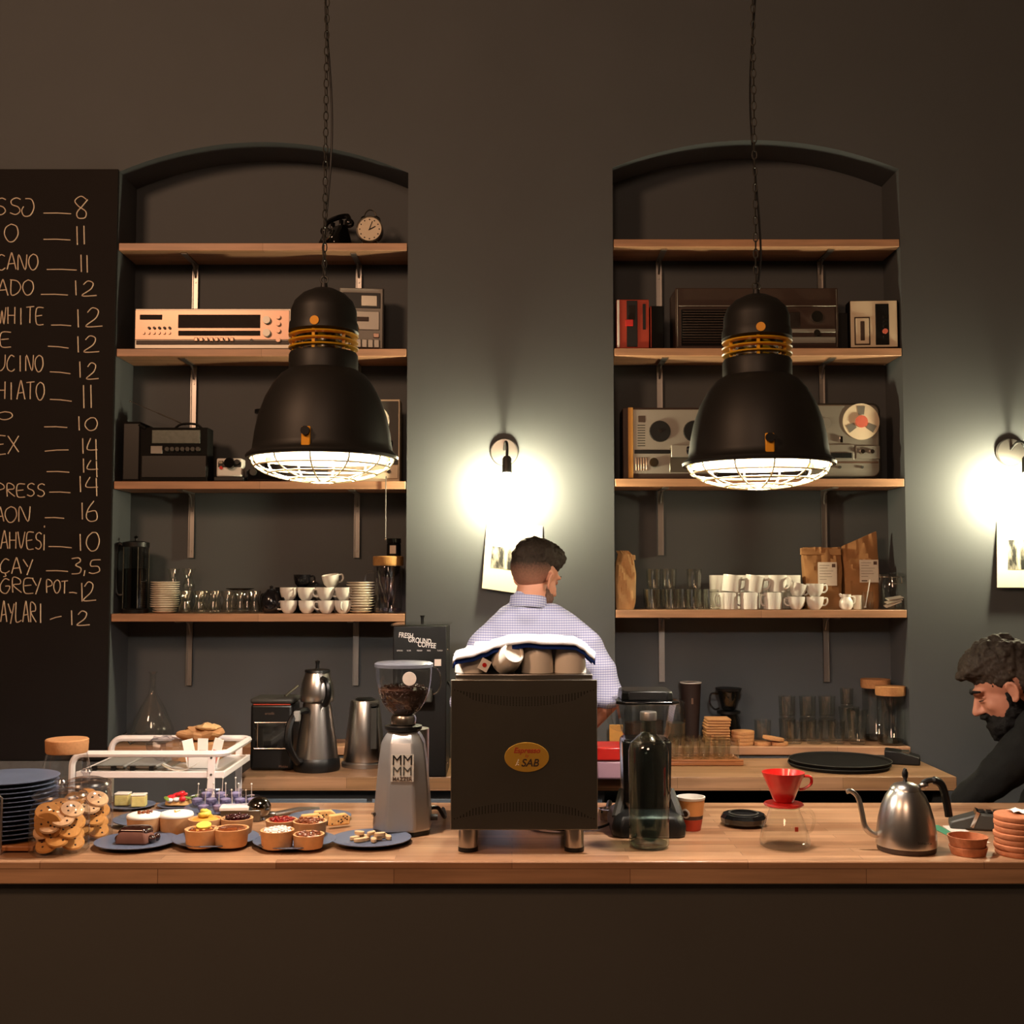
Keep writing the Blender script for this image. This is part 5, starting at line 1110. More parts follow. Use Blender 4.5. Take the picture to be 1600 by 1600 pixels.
# ================================================================== crockery on the lowest right shelf
z4r = top(zR[3])
def paper_bag(x, D, h_, d_, lab, m_, prof, z, lb=None, pinch=.2, fold=None, sl=0):
    """prof: rows of (height share, left edge, right edge) in metres from the centre line"""
    t = thing('coffee_bag', lab, 'paper bag', (x, D, z)); rnd = random.Random(int(h_ * 9973)); rings = []
    def at(v):
        for (v0, l0, r0), (v1, l1, r1) in zip(prof, prof[1:]):
            if v <= v1 + 1e-9: u = (v - v0) / (v1 - v0); return l0 + (l1 - l0) * u, r0 + (r1 - r0) * u
    n = 16; m_pts = 14
    for i in range(n + 1):
        v = i / n; l, r = at(v); hd = d_ / 2 * (1 if v < .5 else 1 - (1 - pinch) * ((v - .5) / .5) ** 1.3); ring = []
        for k in range(m_pts):
            u = k / (m_pts - 1); bul = 1 - (2 * u - 1) ** 6 * .25
            j = rnd.uniform(-1, 1) * .0035 * (.4 + v) + .004 * math.sin(u * 9 + v * 14)
            ring.append((l + (r - l) * u, -hd * bul + j, v * h_ + sl * u * v ** 4 + (rnd.uniform(-1, 1) * .002 if 0 < i else 0)))
        for k in range(m_pts):
            u = 1 - k / (m_pts - 1); bul = 1 - (2 * u - 1) ** 6 * .25
            ring.append((l + (r - l) * u, hd * bul, v * h_ + sl * u * v ** 4))
        rings.append(ring)
    loft(rings).build('bag', m_, t, angle=22)
    if fold:
        x0, x1, z0, z1, sl = fold
        MB().add([(x0, -d_ / 2 * pinch - .012, z0), (x1, -d_ / 2 * pinch - .012, z0 + sl), (x1, -d_ / 2 * pinch - .003, z1 + sl), (x0, -d_ / 2 * pinch - .003, z1), (x0, .004, z0), (x1, .004, z0 + sl), (x1, .004, z1 + sl), (x0, .004, z1)],
                 [(0, 1, 2, 3), (4, 7, 6, 5), (0, 4, 5, 1), (3, 2, 6, 7), (0, 3, 7, 4), (1, 5, 6, 2)]).build('rolled_top', m_, t, bevel=.003)
    if lb:
        x0, x1, z0, z1 = lb; y_ = -d_ / 2 - .009
        ll = B(x0, y_ - .0008, z0, x1, y_, z1).build('label', 'label_white', t); w_ = x1 - x0; h2 = z1 - z0
        for q in range(6): B(x0 + w_ * .08, y_ - .0014, z1 - h2 * (.14 + q * .12), x0 + w_ * (.62, .5, .8, .7, .75, .45)[q], y_ - .0009, z1 - h2 * (.14 + q * .12) + .0014).build('print_line', 'label_ink', ll)
        B(x0 + w_ * .74, y_ - .0014, z1 - h2 * .22, x0 + w_ * .92, y_ - .0009, z1 - h2 * .07).build('print_mark', 'label_ink', ll)
        B(x0 + w_ * .1, y_ - .0014, z0 + h2 * .05, x0 + w_ * .4, y_ - .0009, z0 + h2 * .1).build('print_mark', 'label_ink', ll)
    return t
s5 = S(DW + .03)
def pf(rows, cx): return [(v, (l - cx) * s5, (r - cx) * s5) for v, l, r in rows]
paper_bag(sx(976, DW + .06), DW + .075, 92 * s5, .1, 'narrow kraft paper coffee bag at the left end of the lowest right shelf', 'kraft_light', pf([(0, 962, 989), (.15, 961, 992), (.6, 960, 993), (.8, 962, 991), (.93, 966, 988), (1, 963, 982)], 976), z4r, pinch=.15,
          fold=(-6 * s5, 17 * s5, 80 * s5, 88 * s5, -3 * s5))
paper_bag(sx(1287, DW + .1), DW + .15, 98 * s5, .085, 'wide kraft coffee bag with white label, left of the taller kraft bag', 'kraft', pf([(0, 1262, 1315), (.5, 1260, 1317), (.85, 1257, 1318), (1, 1259, 1317)], 1287), z4r, lb=(-10 * s5, 20 * s5, 37 * s5, 74 * s5), pinch=.3,
          fold=(-33 * s5, 31 * s5, 86 * s5, 97 * s5, -1 * s5))
paper_bag(sx(1349, DW + .1), DW + .165, 100 * s5, .08, 'taller kraft coffee bag with slanting rolled top, left of the swing-top jar', 'kraft', pf([(0, 1323, 1375), (.5, 1322, 1377), (.9, 1321, 1378), (1, 1322, 1377)], 1349), z4r, lb=(-5 * s5, 25 * s5, 42 * s5, 78 * s5), pinch=.2, sl=24 * s5)
gt = thing('water_glass', '', 'glass'); Lz([(0, .004), (.027, .001), (.029, .006), (.032, .085), (.0305, .085), (.0275, .012), (0, .010)], seg=30).build('glass', 'tea_glass', gt)
def glasses(rows, gname, z, sc=1):
    for lab, D, dz, xs in rows:
        for i, x in enumerate(xs): place(gt, (sx(x, DW + D), DW + D, z + dz), 0, 'clear water glass %s, %s from the left' % (lab, NTH[i]), gname, sc=sc)
glasses([('in the front row on the lowest right shelf', .04, 0, (1020, 1050, 1083, 1110)), ('in the back row on the lowest right shelf', .115, 0, (1016, 1042, 1068, 1094)), ('stacked on the back row of the lowest right shelf', .115, .0865, (1021, 1045, 1084))], 'water glasses on the lowest right shelf', z4r)
mg = thing('white_mug', '', 'mug'); Lz([(0, .001), (.037, .001), (.039, .004), (.040, .068), (.0395, .072), (.037, .072), (.036, .01), (0, .006)], seg=36).build('body', 'white_ceramic', mg); Tb(bez([(.038, 0, .058), (.058, 0, .06), (.064, 0, .042), (.056, 0, .022), (.038, 0, .016)], 6), .0045).build('handle', 'white_ceramic', mg)
g_ = 'white mugs on the lowest right shelf'
def mugs(lst):
    for x, D, dz, a, lab, rt in lst: place(mg, (sx(x, DW + D), DW + D, z4r + dz), a, lab, g_, rot=(rt[0], rt[1], a) if rt else None)
mugs([(1137, .05, 0, 3.4, 'white mug in the bottom front row, leftmost', None), (1170, .045, 0, 2.6, 'white mug in the bottom front row, second from left, handle forward', None), (1206, .045, 0, 3.6, 'white mug in the bottom front row, third from left', None),
      (1141, .05, .0728, 0.2, 'white mug tilted in the upper front row, leftmost', (0, .14)), (1176, .05, .0728, -.3, 'white mug tilted in the upper front row, second from left', (.0, .14)), (1214, .05, .0728, -.8, 'white mug upright in the upper front row, third from left', None),
      (1122, .15, 0, 1, 'white mug in the bottom back row, leftmost', None), (1158, .15, 0, 1, 'white mug in the bottom back row, second from left', None), (1194, .15, 0, 1, 'white mug in the bottom back row, third from left', None), (1232, .14, 0, 1, 'white mug in the bottom back row, rightmost', None),
      (1122, .15, .0728, 1, 'white mug in the upper back row, leftmost', None), (1160, .15, .0728, 1, 'white mug in the upper back row, second from left', None), (1196, .15, .0728, 1, 'white mug in the upper back row, third from left', None), (1236, .14, .0728, 1, 'white mug in the upper back row, rightmost', None)])
for i, (x, D, dz, a, lab, rt) in enumerate([(1243, .04, 0, 3.3, 'small white cup beside the mugs, lower left', None), (1243, .04, .0548, .3, 'small white cup beside the mugs, tilted upper left', (0, .25, .3)), (1272, .045, 0, .0, 'small white cup in front of the wide kraft bag, lower', None), (1272, .045, .0548, .1, 'small white cup in front of the wide kraft bag, upper', None)]):
    place(wc, (sx(x, DW + D), DW + D, z4r + dz), a, lab, 'small white cups beside the mugs', rot=rt)
cr_ = thing('creamer', '', 'milk jug'); Lz([(0, 0), (.02, 0), (.029, .014), (.028, .035), (.019, .052), (.022, .064), (.02, .064), (.017, .052), (0, .02)], seg=28).build('body', 'white_ceramic', cr_); Tb([(-.018, 0, .056), (-.027, 0, .067)], [.008, .004]).build('spout', 'white_ceramic', cr_); Tb(bez([(.02, 0, .056), (.036, 0, .05), (.036, 0, .03), (.026, 0, .022)], 5), .003).build('handle', 'white_ceramic', cr_)
place(cr_, (sx(1321, DW + .03), DW + .036, z4r), 0, 'small white milk jug in front of the two kraft bags', 'milk jugs'); place(cr_, (sx(1257, DW + .02), DW + .03, z4r), 2.6, 'small white milk jug between the mugs and the kraft bag', 'milk jugs') if 0 else None
t = thing('pink_cup', 'short pale pink cup between the milk jug and the swing-top jar', 'cup', (sx(1338, DW + .06), DW + .06, z4r)); Lz([(0, .001), (.018, .001), (.02, .06), (.018, .06), (.016, .006), (0, .004)]).build('cup', 'cream_ceramic', t)
t = thing('spoon_glass', 'slim clear glass holding a stirring spoon, left of the swing-top jar', 'glass', (sx(1354, DW + .04), DW + .04, z4r)); Lz([(0, .003), (.023, .002), (.023, .075)], seg=28).build('glass', 'tea_glass', t)
t = thing('stirring_spoon', 'thin pale stirring spoon standing in the slim glass', 'spoon', (sx(1354, DW + .04), DW + .04, z4r + .006)); Tb([(-.01, 0, .004), (.012, .0, .12)], .0022).build('handle', 'white_matte', t); MB().ell((-.0105, 0, .004), (.006, .003, .003)).build('bowl', 'white_matte', t)
t = thing('swing_top_jar', 'large swing-top glass jar with white sachets at the right end of the lowest right shelf', 'jar', (sx(1391, DW + .08), DW + .062, z4r))
Lz([(0, .002), (.054, .002), (.058, .01), (.058, .11), (.05, .128), (.048, .136)], seg=36).build('body', 'tea_glass', t); Lz([(.048, .137), (.053, .138), (.053, .148), (.03, .156), (0, .157)], seg=36).build('lid', 'tea_glass', t); Tb(arc((0, 0, .137), .051, 0, 2 * PI * 23 / 24, 23, 'xy'), .002, 6, True).build('wire_ring', 'chrome', t); Tb([(-.02, -.052, .137), (-.02, -.062, .11), (.02, -.062, .11), (.02, -.052, .137)], .0018).build('clasp', 'chrome', t)
for k in range(3):
    o = B(-.035, -.015, 0, .035, .015, .004).build('sachet', 'white_paper', loc=(t.location.x + .004 * (k - 1), t.location.y - .012, z4r + .022 + k * .012)); o.rotation_euler = (.25, -.35 + .1 * k, .1 * k); tag(o, 'white paper sachet inside the swing-top jar, %s' % ORD[2 - k], 'sachet', 'white sachets in the swing-top jar')

# ================================================================== back sill, right niche
ZS = 1.0068
def sj(x, D): return sx(x, DW + D)
t = thing('dark_takeaway_cup', 'tall dark brown takeaway cup with white rim on the right sill', 'cup', (sj(1078, .15), DW + .165, ZS)); Lz([(0, .002), (.032, 0), (.044, .245), (.042, .247), (.03, .006), (0, .006)], seg=36).build('cup', 'brown_cup', t); Lz([(.044, .2455), (.0465, .246), (.0465, .251), (.042, .251), (.042, .248)], seg=36).build('rim', 'white_paper', t)
B(-.004, -.0430, .16, .004, -.0405, .185).build('logo', 'silver_face', t)
t = thing('drip_brewer', 'glass server with a black dripper on top, behind the cork coasters on the right sill', 'coffee server', (sj(1136, .15), DW + .155, ZS))
Lz([(0, .001), (.05, .001), (.055, .01), (.05, .06), (.036, .1), (.034, .115)], seg=32).build('server', 'smoke', t); Lz([(.034, .116), (.05, .118), (.05, .128), (.02, .13)], seg=32).build('collar', 'black', t); Lz([(.022, .13), (.03, .14), (.044, .2), (.046, .214)], seg=32).build('cone', 'smoke', t); Lz([(.04, .2145), (.054, .215), (.056, .226), (0, .23)], seg=32).build('lid', 'black', t)
Tb(bez([(-.045, 0, .2), (-.075, 0, .2), (-.08, 0, .16), (-.06, 0, .135), (-.04, 0, .14)], 5), .004).build('handle', 'smoke', t)
cs = thing('square_coaster', '', 'coaster'); B(-.05, -.05, 0, .05, .05, .0105).build('cork', 'cork', cs, bevel=.004)
for k in range(10): place(cs, (sj(1116, .055) + (.002, -.002, .001, 0, -.001, .002, -.002, .001, .004, .006)[k], DW + .055, ZS + k * .0112), .02 * math.sin(k * 2), 'square cork coaster in the tall stack on the right sill, %s' % ORD[9 - k], 'square cork coasters on the right sill') if 1 else None
rc = thing('round_coaster', '', 'coaster'); Lz([(0, 0), (.049, 0), (.05, .002), (.05, .012), (.049, .0138), (0, .0138)], seg=40).build('cork', 'cork', rc)
for k in range(4): place(rc, (sj(1156, .05) + .001 * k, DW + .05, ZS + k * .0145), 0, 'round cork coaster in the low stack beside the square ones, %s' % ORD[3 - k], 'round cork coasters on the right sill', sc=(.96, .96, 1))
for k, (x, z_, ry, lab) in enumerate(((1188, 0, 0, 'round cork coaster lying flat in front of the glasses, left one'), (1214, 0, 0, 'round cork coaster lying flat in front of the glasses, right one'), (1204, .022, .16, 'round cork coaster tilted across two others in front of the glasses'))):
    place(rc, (sj(x, .03), DW + (.035 if k < 2 else .03), ZS + z_), 0, lab, 'loose round cork coasters on the right sill', rot=(0, ry, 0), sc=(.72, .72, 1) if k < 2 else (.9, .72, .9))
gs = 'water glasses on the right sill'
glasses([('in the front row on the right sill', .07, 0, (1236, 1268, 1302))], gs, ZS, 1.12)
glasses([('standing alone left on the right sill', .11, 0, (1188,))], gs, ZS, 1.12)
glasses([('in the back row on the right sill', .15, 0, (1226, 1258, 1288))], gs, ZS, 1.12)
glasses([('stacked on the back row on the right sill', .15, .0965, (1226, 1258, 1288))], gs, ZS, 1.12)
tl = thing('tall_glass', '', 'glass'); Lz([(0, .004), (.03, .001), (.033, .006), (.044, .145), (.042, .145), (.031, .012), (0, .01)], seg=32).build('glass', 'tea_glass', tl)
place(tl, (sj(1334, .06), DW + .055, ZS), 0, 'tall tapered clear glass in front on the right sill beside the cork jars', 'tall glasses on the right sill', rot=(0, 0, 0))
place(tl, (sj(1322, .16), DW + .16, ZS), 0, 'tall tapered clear glass behind the front tall glass on the right sill', 'tall glasses on the right sill')
place(gt, (sj(1319, .16), DW + .16, ZS + .147), 0, 'small clear glass standing on the rear tall glass', gs, sc=.9)
for k, (x, D, h_, lab) in enumerate(((1387, .05, .205, 'glass jar with cork lid at the right end of the right sill, front one'), (1364, .168, .225, 'glass jar with cork lid at the right end of the right sill, rear one'))):
    t = thing('cork_lid_jar', lab, 'jar', (sj(x, D), DW + D + .002, ZS), 0, 'cork lid jars on the right sill')
    Lz([(0, .004), (.05, .002), (.056, .01), (.056, h_)], seg=36).build('body', 'tea_glass', t); Lz([(0, h_ + .0005), (.06, h_ + .0005), (.062, h_ + .008), (.062, h_ + .038), (0, h_ + .04)], seg=36).build('lid', 'cork', t)
    Lz([(0, .01), (.05, .01), (.05, .022), (0, .022)]).build('sugar', 'smoke', t)
for k, (x, r_, h_) in enumerate(((985, .048, .17), (1020, .046, .18), (1052, .042, .17))):
    if k == 0: x = 990
    t = thing('storage_jar', 'clear storage jar with glass lid behind the blender, %s from the left' % NTH[k], 'jar', (sj(x, .1), DW + (.07, .14, .06)[k], ZS), 0, 'clear storage jars behind the blender')
    Lz([(0, .003), (r_, .002), (r_, h_ - .03), (r_ * .8, h_ - .01), (r_ * .8, h_)], seg=32).build('body', 'tea_glass', t); Lz([(r_ * .8, h_ + .0005), (r_ * .92, h_ + .001), (r_ * .92, h_ + .01), (r_ * .4, h_ + .02), (0, h_ + .02)], seg=32).build('lid', 'clear_lid', t); Lz([(0, .006), (r_ * .92, .006), (r_ * .92, .09), (0, .095)]).build('contents', 'dark_steel' if k == 2 else 'brown_wood', t)
# --- back worktop, right
a_ = G(975, 1197, CT); b_ = G(1162, 1197, CT); t = thing('wooden_tray', 'low wooden serving tray carrying small glasses on the back worktop', 'tray', ((a_.x + b_.x) / 2, a_.y, BT)); hw = (b_.x - a_.x) / 2
B(-hw, 0, 0, hw, .22, .016).build('board', 'board_wood', t, bevel=.003)
for s_ in (0, 1): B(-hw, s_ * .212, .0162, hw, s_ * .212 + .008, .024).build('rim', 'board_wood', t, bevel=.002)
sg = thing('shot_glass', '', 'glass'); Lz([(0, .012), (.02, .001), (.022, .004), (.0265, .082), (.025, .082), (.02, .016), (0, .014)], seg=24).build('glass', 'tea_glass', sg)
for row, (dy, xs) in enumerate(((.045, (1000, 1024, 1048, 1072, 1096, 1120, 1142)), (.11, (1010, 1034, 1058, 1082, 1106, 1128)), (.17, (1046, 1072, 1098, 1122)))):
    for i, x in enumerate(xs): place(sg, (sx(x, a_.y + dy), a_.y + dy, BT + .0165), 0, 'small clear glass on the wooden tray, %s from the left in the %s row' % (NTH[i], ('front', 'middle', 'back')[row]), 'small glasses on the wooden tray')
for k in range(2):
    c = G(1303, 1192, CT); tr = thing('round_tray', 'large round black serving tray, %s of the two stacked' % ('lower', 'upper')[k], 'tray', (c.x + (.0 if k else -.004), BF + .243, BT + k * .0142), 0, 'round black trays')
    Lz([(0, .001), (.190, .001), (.197, .010), (.199, .0115), (.199, .013), (.193, .012), (.188, .0055), (0, .0055)], seg=64).build('tray', 'black_matte', tr)
    Tb(arc((0, 0, .0132), .197, 0, 2 * PI * 63 / 64, 63, 'xy'), .0016, 6, True).build('rim', 'dark_grey', tr)
q_ = [G(1355, 1174, CT), G(1384, 1173, CT), G(1402, 1189, CT), G(1365, 1190, CT)]
tag(MB().slab([(v.x - q_[0].x, v.y - q_[0].y) for v in q_], 0, .001).build('white_paper_sheet', 'white_paper', loc=(q_[0].x, q_[0].y - .04, CT + .0005)), 'white sheet of paper beside the round black trays', 'paper')
c = G(1420, 1196, CT); t = thing('card_reader', 'black wedge shaped card reader at the right end of the back worktop', 'card reader', (c.x, c.y + .05, BT), -.35); MB().prism([(-.075, 0), (.06, 0), (.06, .03), (-.02, .05), (-.075, .055)], -.045, .045).build('body', 'black', t, bevel=.004); B(-.01, -.03, .042, .02, .03, .05).build('display', 'dark_steel', t)
c = G(955, 1219, CT); t = thing('red_container', 'red lidded box with pale pink base on the back worktop behind the espresso machine', 'box', (c.x, c.y, BT)); B(-.055, 0, 0, .055, .15, .07).build('base', 'pale_plastic', t, bevel=.01); B(-.06, -.006, .0705, .06, .156, .12).build('lid', 'red_plastic', t, bevel=.006)
c = G(962, 1180, CT); t = thing('chopping_board', 'thin pale wooden board leaning behind the red box', 'board', (c.x, DW - .05, BT)); B(-.035, 0, 0, .02, .012, .14).build('board', 'oak', t, bevel=.002)

# ================================================================== trolley on the left
TD0, TD1 = 3.9, 4.28
tz = W(200, 1178, TD0).z
t = thing('white_trolley', 'white metal serving trolley with rounded rail, standing between the two counters', 'trolley', (0, 0, 0))
XA, XB = W(113, 1178, TD0).x, W(352, 1178, TD0).x
def rail(z, r, name, x0=XA, x1=XB, y0=TD0, y1=TD1, rad=.04):
    pts = []
    for (cx_, cy_, a0) in ((x1 - rad, y0 + rad, -PI / 2), (x1 - rad, y1 - rad, 0), (x0 + rad, y1 - rad, PI / 2), (x0 + rad, y0 + rad, PI)):
        for k in range(6): a = a0 + k * PI / 10; pts.append((cx_ + rad * math.cos(a), cy_ + rad * math.sin(a), z))
    return Tb(pts, r, 8, True).build(name, 'white_metal', t)
rad = .04
pts = [(XA, TD0, .07), (XA, TD0, tz - rad)] + arc((XA + rad, TD0, tz - rad), rad, PI, PI / 2, 6)[1:]
pts += arc((XB - rad, TD0 + rad, tz), rad, -PI / 2, 0, 6, 'xy') + arc((XB - rad, TD1 - rad, tz), rad, 0, PI / 2, 6, 'xy')
pts += arc((XA + rad, TD1, tz - rad), rad, PI / 2, PI, 6) + [(XA, TD1, .07)]
Tb(pts, .0115, 8).build('hoop_rail', 'white_metal', t)
for y_ in (TD0, TD1): MB().cyl(.025, 0, .018, (0, 0, 0), 20, T(XA - .009, y_, .026) @ RY(PI / 2)).build('castor', 'black', t)
for nm, zt_ in (('upper_tray', tz - .065), ('lower_tray', .35)):
    B(XA + .03, TD0 + .014, zt_ - .012, XB - .012, TD1 - .012, zt_).build(nm, 'grey_white', t)
    m = MB(); m.box(XA + .013, TD0, zt_ - .016, XB - .002, TD0 + .011, zt_ + .006); m.box(XA + .013, TD1 - .011, zt_ - .016, XB - .002, TD1, zt_ + .006); m.box(XA + .016, TD0 + .0112, zt_ - .016, XA + .028, TD1 - .0112, zt_ + .006); m.box(XB - .0115, TD0 + .0112, zt_ - .016, XB - .002, TD1 - .0112, zt_ + .006); m.build('tray_rim', 'white_metal', t, bevel=.002)
for x_, dx in ((XB - .045, 0),):
    for y_ in (TD0 - .007, TD1 + .002):
        lg_ = B(x_ - .012, y_, .06, x_ + .012, y_ + .006, tz - .004).build('leg', 'white_metal', t, bevel=.001)
        MB().cyl(.025, 0, .018, (0, 0, 0), 20, T(x_ - .009, y_ + .003, .026) @ RY(PI / 2)).build('castor', 'black', lg_)
        if y_ < TD0:
            for z_ in (tz - .012, tz - .068): MB().cyl(.004, 0, .002, (0, 0, 0), 10, T(x_, y_ - .0, z_) @ RX(PI / 2)).build('bolt', 'dark_steel', lg_)
zt_ = tz - .0645
# things on the trolley
t = thing('baking_tray', 'flat grey metal tray with black clips lying on the white trolley', 'tray', (XA + .03, TD0 + .02, zt_)); B(.0, 0, .0005, .27, .3, .006).build('tray', 'silver_dull', t); 
for k in range(4): B(.03 + k * .065, -.004, .0062, .045 + k * .065, .01, .02).build('clip', 'black', t)
for k in range(2): B(.03 + k * .11, .02, .0065, .13 + k * .11, .28, .018).build('pad', 'grey_plastic', t, bevel=.004)
def crumple(name, lab, cat, c, rx, ry, rz_, m_, seed, rot=(0, 0, 0), lev=.25):
    m = MB(); m.ell((0, 0, rz_), (rx, ry, rz_), seg=18, rings=12)
    m.v = [tuple(Vector(p) * (1 + lev * noise.noise(Vector(p) * 38 + Vector((seed, 0, 0))))) for p in m.v]
    zmin = min(p[2] for p in m.v); m.v = [(x, y, max(z - zmin, 0)) for x, y, z in m.v]
    o = m.build(name, m_, angle=15, loc=c); o.rotation_euler = rot; return tag(o, lab, cat)
crumple('clear_plastic_bag', 'crumpled clear plastic bag lying on the white trolley', 'bag', (W(262, 1190, TD0 + .14).x, TD0 + .13, zt_ + .019), .068, .055, .045, 'cellophane', 2)
t = thing('folded_napkin', 'white curved paper lying on the trolley beside the plastic bag', 'paper', (W(282, 1195, TD0 + .05).x, TD0 + .045, zt_ + .001)); m = MB(); vs = [((i / 8 - .5) * .12, (j / 3 - .5) * .04, .002 + .022 * (abs(i / 8 - .5) * 2) ** 2) for j in range(4) for i in range(9)]; m.add(vs, [(j * 9 + i, j * 9 + i + 1, (j + 1) * 9 + i + 1, (j + 1) * 9 + i) for j in range(3) for i in range(8)]); o = m.build('paper', 'white_paper', t); o.modifiers.new('s', 'SOLIDIFY').thickness = .001
t = thing('sugar_packet_cup', 'white paper holder with red striped sugar packets at the right end of the trolley', 'packet holder', (W(326, 1180, TD0 + .12).x - .018, TD0 + .1, zt_ + .001))
for k, (x_, rz_, rx_) in enumerate(((-.03, .3, .0), (.0, -.1, .1), (.032, -.35, .0))):
    o = MB().add(*boxvf(-.018, -.002, 0, .018, .002, .1), T(x_, .01 * k, 0) @ RY(.22 * (x_ / .03)) @ RZ(rz_)).build('packet', 'white_paper', t); 
    MB().add(*boxvf(-.012, -.0032, .015, .012, -.0024, .06), T(x_, .01 * k, 0) @ RY(.22 * (x_ / .03)) @ RZ(rz_)).build('red_print', 'red_light', o)
B(-.045, -.012, 0, .045, .04, .04).build('holder', 'white_matte', t, bevel=.003)
LZ = 1.0068
t = thing('brown_carton', 'brown paper wrapped packet on a cardboard box behind the trolley', 'packet', (W(305, 1150, 4.5).x, 4.45, .0)) if 0 else None
tag(B(-.09, -.06, 0, .09, .06, .035).build('cardboard_box', 'kraft', loc=(W(302, 1172, TD1 - .1).x, TD1 - .08, zt_ + .0305), bevel=.003), 'flat cardboard box on the rear of the white trolley under the brown paper', 'box')
tag(B(-.1, -.07, 0, .1, .07, .029).build('grey_carton', 'kraft', loc=(W(300, 1172, TD1 - .1).x, TD1 - .085, zt_ + .0008), bevel=.003), 'lowest flat carton on the rear of the white trolley', 'box')
crumple('kraft_wrapping', 'crumpled brown kraft wrapping on top of the cardboard box on the trolley', 'paper', (W(312, 1150, TD1 - .1).x, TD1 - .08, zt_ + .0665), .085, .05, .022, 'kraft', 5, lev=.5)
crumple('pastry_bag', 'small crumpled light brown paper on top of the kraft wrapping', 'paper', (W(322, 1135, TD1 - .1).x, TD1 - .08, zt_ + .105), .05, .035, .012, 'kraft_light', 9, lev=.5)
t = thing('glass_flask', 'clear conical glass flask with thin neck on the left sill', 'flask', (sj(243, .1), DW + .1, LZ)); Lz([(0, .003), (.085, .002), (.09, .01), (.088, .06), (.05, .15), (.02, .2), (.012, .23), (.012, .29), (.02, .3)], seg=36).build('flask', 'tea_glass', t)
t = thing('black_scoop', 'small black handled scoop on the left sill beside the flask', 'scoop', (sj(205, .06), DW + .06, LZ), .4); Tb([(-.06, 0, .01), (0, 0, .04)], .012).build('handle', 'black', t); Tb([(-.01, -.02, .03), (.03, -.02, .05), (.05, -.02, .02), (.01, -.02, .003), (-.01, -.02, .03)], .004).build('loop', 'dark_grey', t)

# ================================================================== people
class Blob:
    """overlapping tapered capsules and ellipsoids fused into one continuous skin by a voxel remesh"""
    def __init__(s): s.m = MB()
    def cap(s, a, ra, b, rb, flat=1, n=None):
        a = Vector(a); b = Vector(b); d = b - a; L = d.length; q = d.to_track_quat('Z', 'Y').to_matrix().to_4x4()
        prof = []
        for k in range(7): t = -PI / 2 + k * PI / 12; prof.append((ra * math.cos(t), ra * math.sin(t)))
        prof[0] = (0, -ra); prof[-1] = (ra, 0)
        for k in range(7): t = k * PI / 12; prof.append((rb * math.cos(t), L + rb * math.sin(t)))
        prof[-1] = (0, L + rb)
        s.m.lathe(prof, (0, 0, 0), 20, T(*a) @ q); return s
    def tube_ear(s, H, sd, sc):
        pts = [(.006, .014), (-.002, .024), (-.014, .022), (-.02, .008), (-.017, -.012), (-.008, -.028), (.002, -.034), (.006, -.026)]
        q = [H @ (Vector((x - .004, sd * (.080 + .010 * (-x / .02 + .3)), z - .008)) * sc) for x, z in pts]
        for a, b in zip(q, q[1:]): s.cap(a, .0055 * sc, b, .0055 * sc)
    def ell(s, c, r, mx=None): s.m.ell(c, r, mx, 22, 14); return s
    def build(s, name, m_, parent, voxel=.006, smooth=6, fn=None, fac=.5):
        me = bpy.data.meshes.new(name); me.from_pydata(s.m.v, [], s.m.f); me.update()
        bm = bmesh.new(); bm.from_mesh(me); bmesh.ops.recalc_face_normals(bm, faces=bm.faces); bm.to_mesh(me); bm.free()
        o = bpy.data.objects.new('tmp', me); COL.objects.link(o)
        r = o.modifiers.new('r', 'REMESH'); r.mode = 'VOXEL'; r.voxel_size = voxel; r.use_smooth_shade = True
        sm = o.modifiers.new('s', 'SMOOTH'); sm.factor = fac; sm.iterations = smooth
        dg = bpy.context.evaluated_depsgraph_get(); out = bpy.data.meshes.new_from_object(o.evaluated_get(dg)); bpy.data.objects.remove(o)
        if fn:
            nr = [v.normal.copy() for v in out.vertices]
            for v, n_ in zip(out.vertices, nr): v.co = fn(v.co, n_)
        out.materials.clear(); out.materials.append(MATS[m_]); out.name = name
        ob = bpy.data.objects.new(name, out); COL.objects.link(ob); ob.parent = parent
        for p in out.polygons: p.use_smooth = True
        return ob
def head_mx(pos, yaw, pitch, roll=0):      # head frame: x forward, y left, z up
    return T(*pos) @ RZ(yaw) @ RY(pitch) @ RX(roll)
def add_head(bl, H, sc=1):
    def e(c, r, mx=None): bl.ell(H @ (Vector(c) * sc), (1, 1, 1), (H.to_3x3().to_4x4()) @ (mx or ident()) @ Matrix.Diagonal((r[0] * sc, r[1] * sc, r[2] * sc, 1)))
    e((-.018, 0, .035), (.096, .076, .086)); e((.028, 0, -.03), (.060, .058, .082)); e((.035, 0, -.085), (.048, .046, .032)); e((.078, 0, -.102), (.018, .02, .016))
    e((.074, 0, .02), (.022, .052, .013)); e((.084, 0, -.066), (.014, .024, .006)); e((.084, 0, -.078), (.013, .02, .006))
    for s_ in (-1, 1):
        e((.056, s_ * .034, -.03), (.024, .019, .024)); e((-.006, s_ * .079, -.012), (.012, .006, .024), RZ(-s_ * .35)); bl.tube_ear(H, s_, sc); e((.096, s_ * .011, -.04), (.010, .008, .008))
    bl.cap(H @ (Vector((.086, 0, .006)) * sc), .009 * sc, H @ (Vector((.112, 0, -.036)) * sc), .0125 * sc)
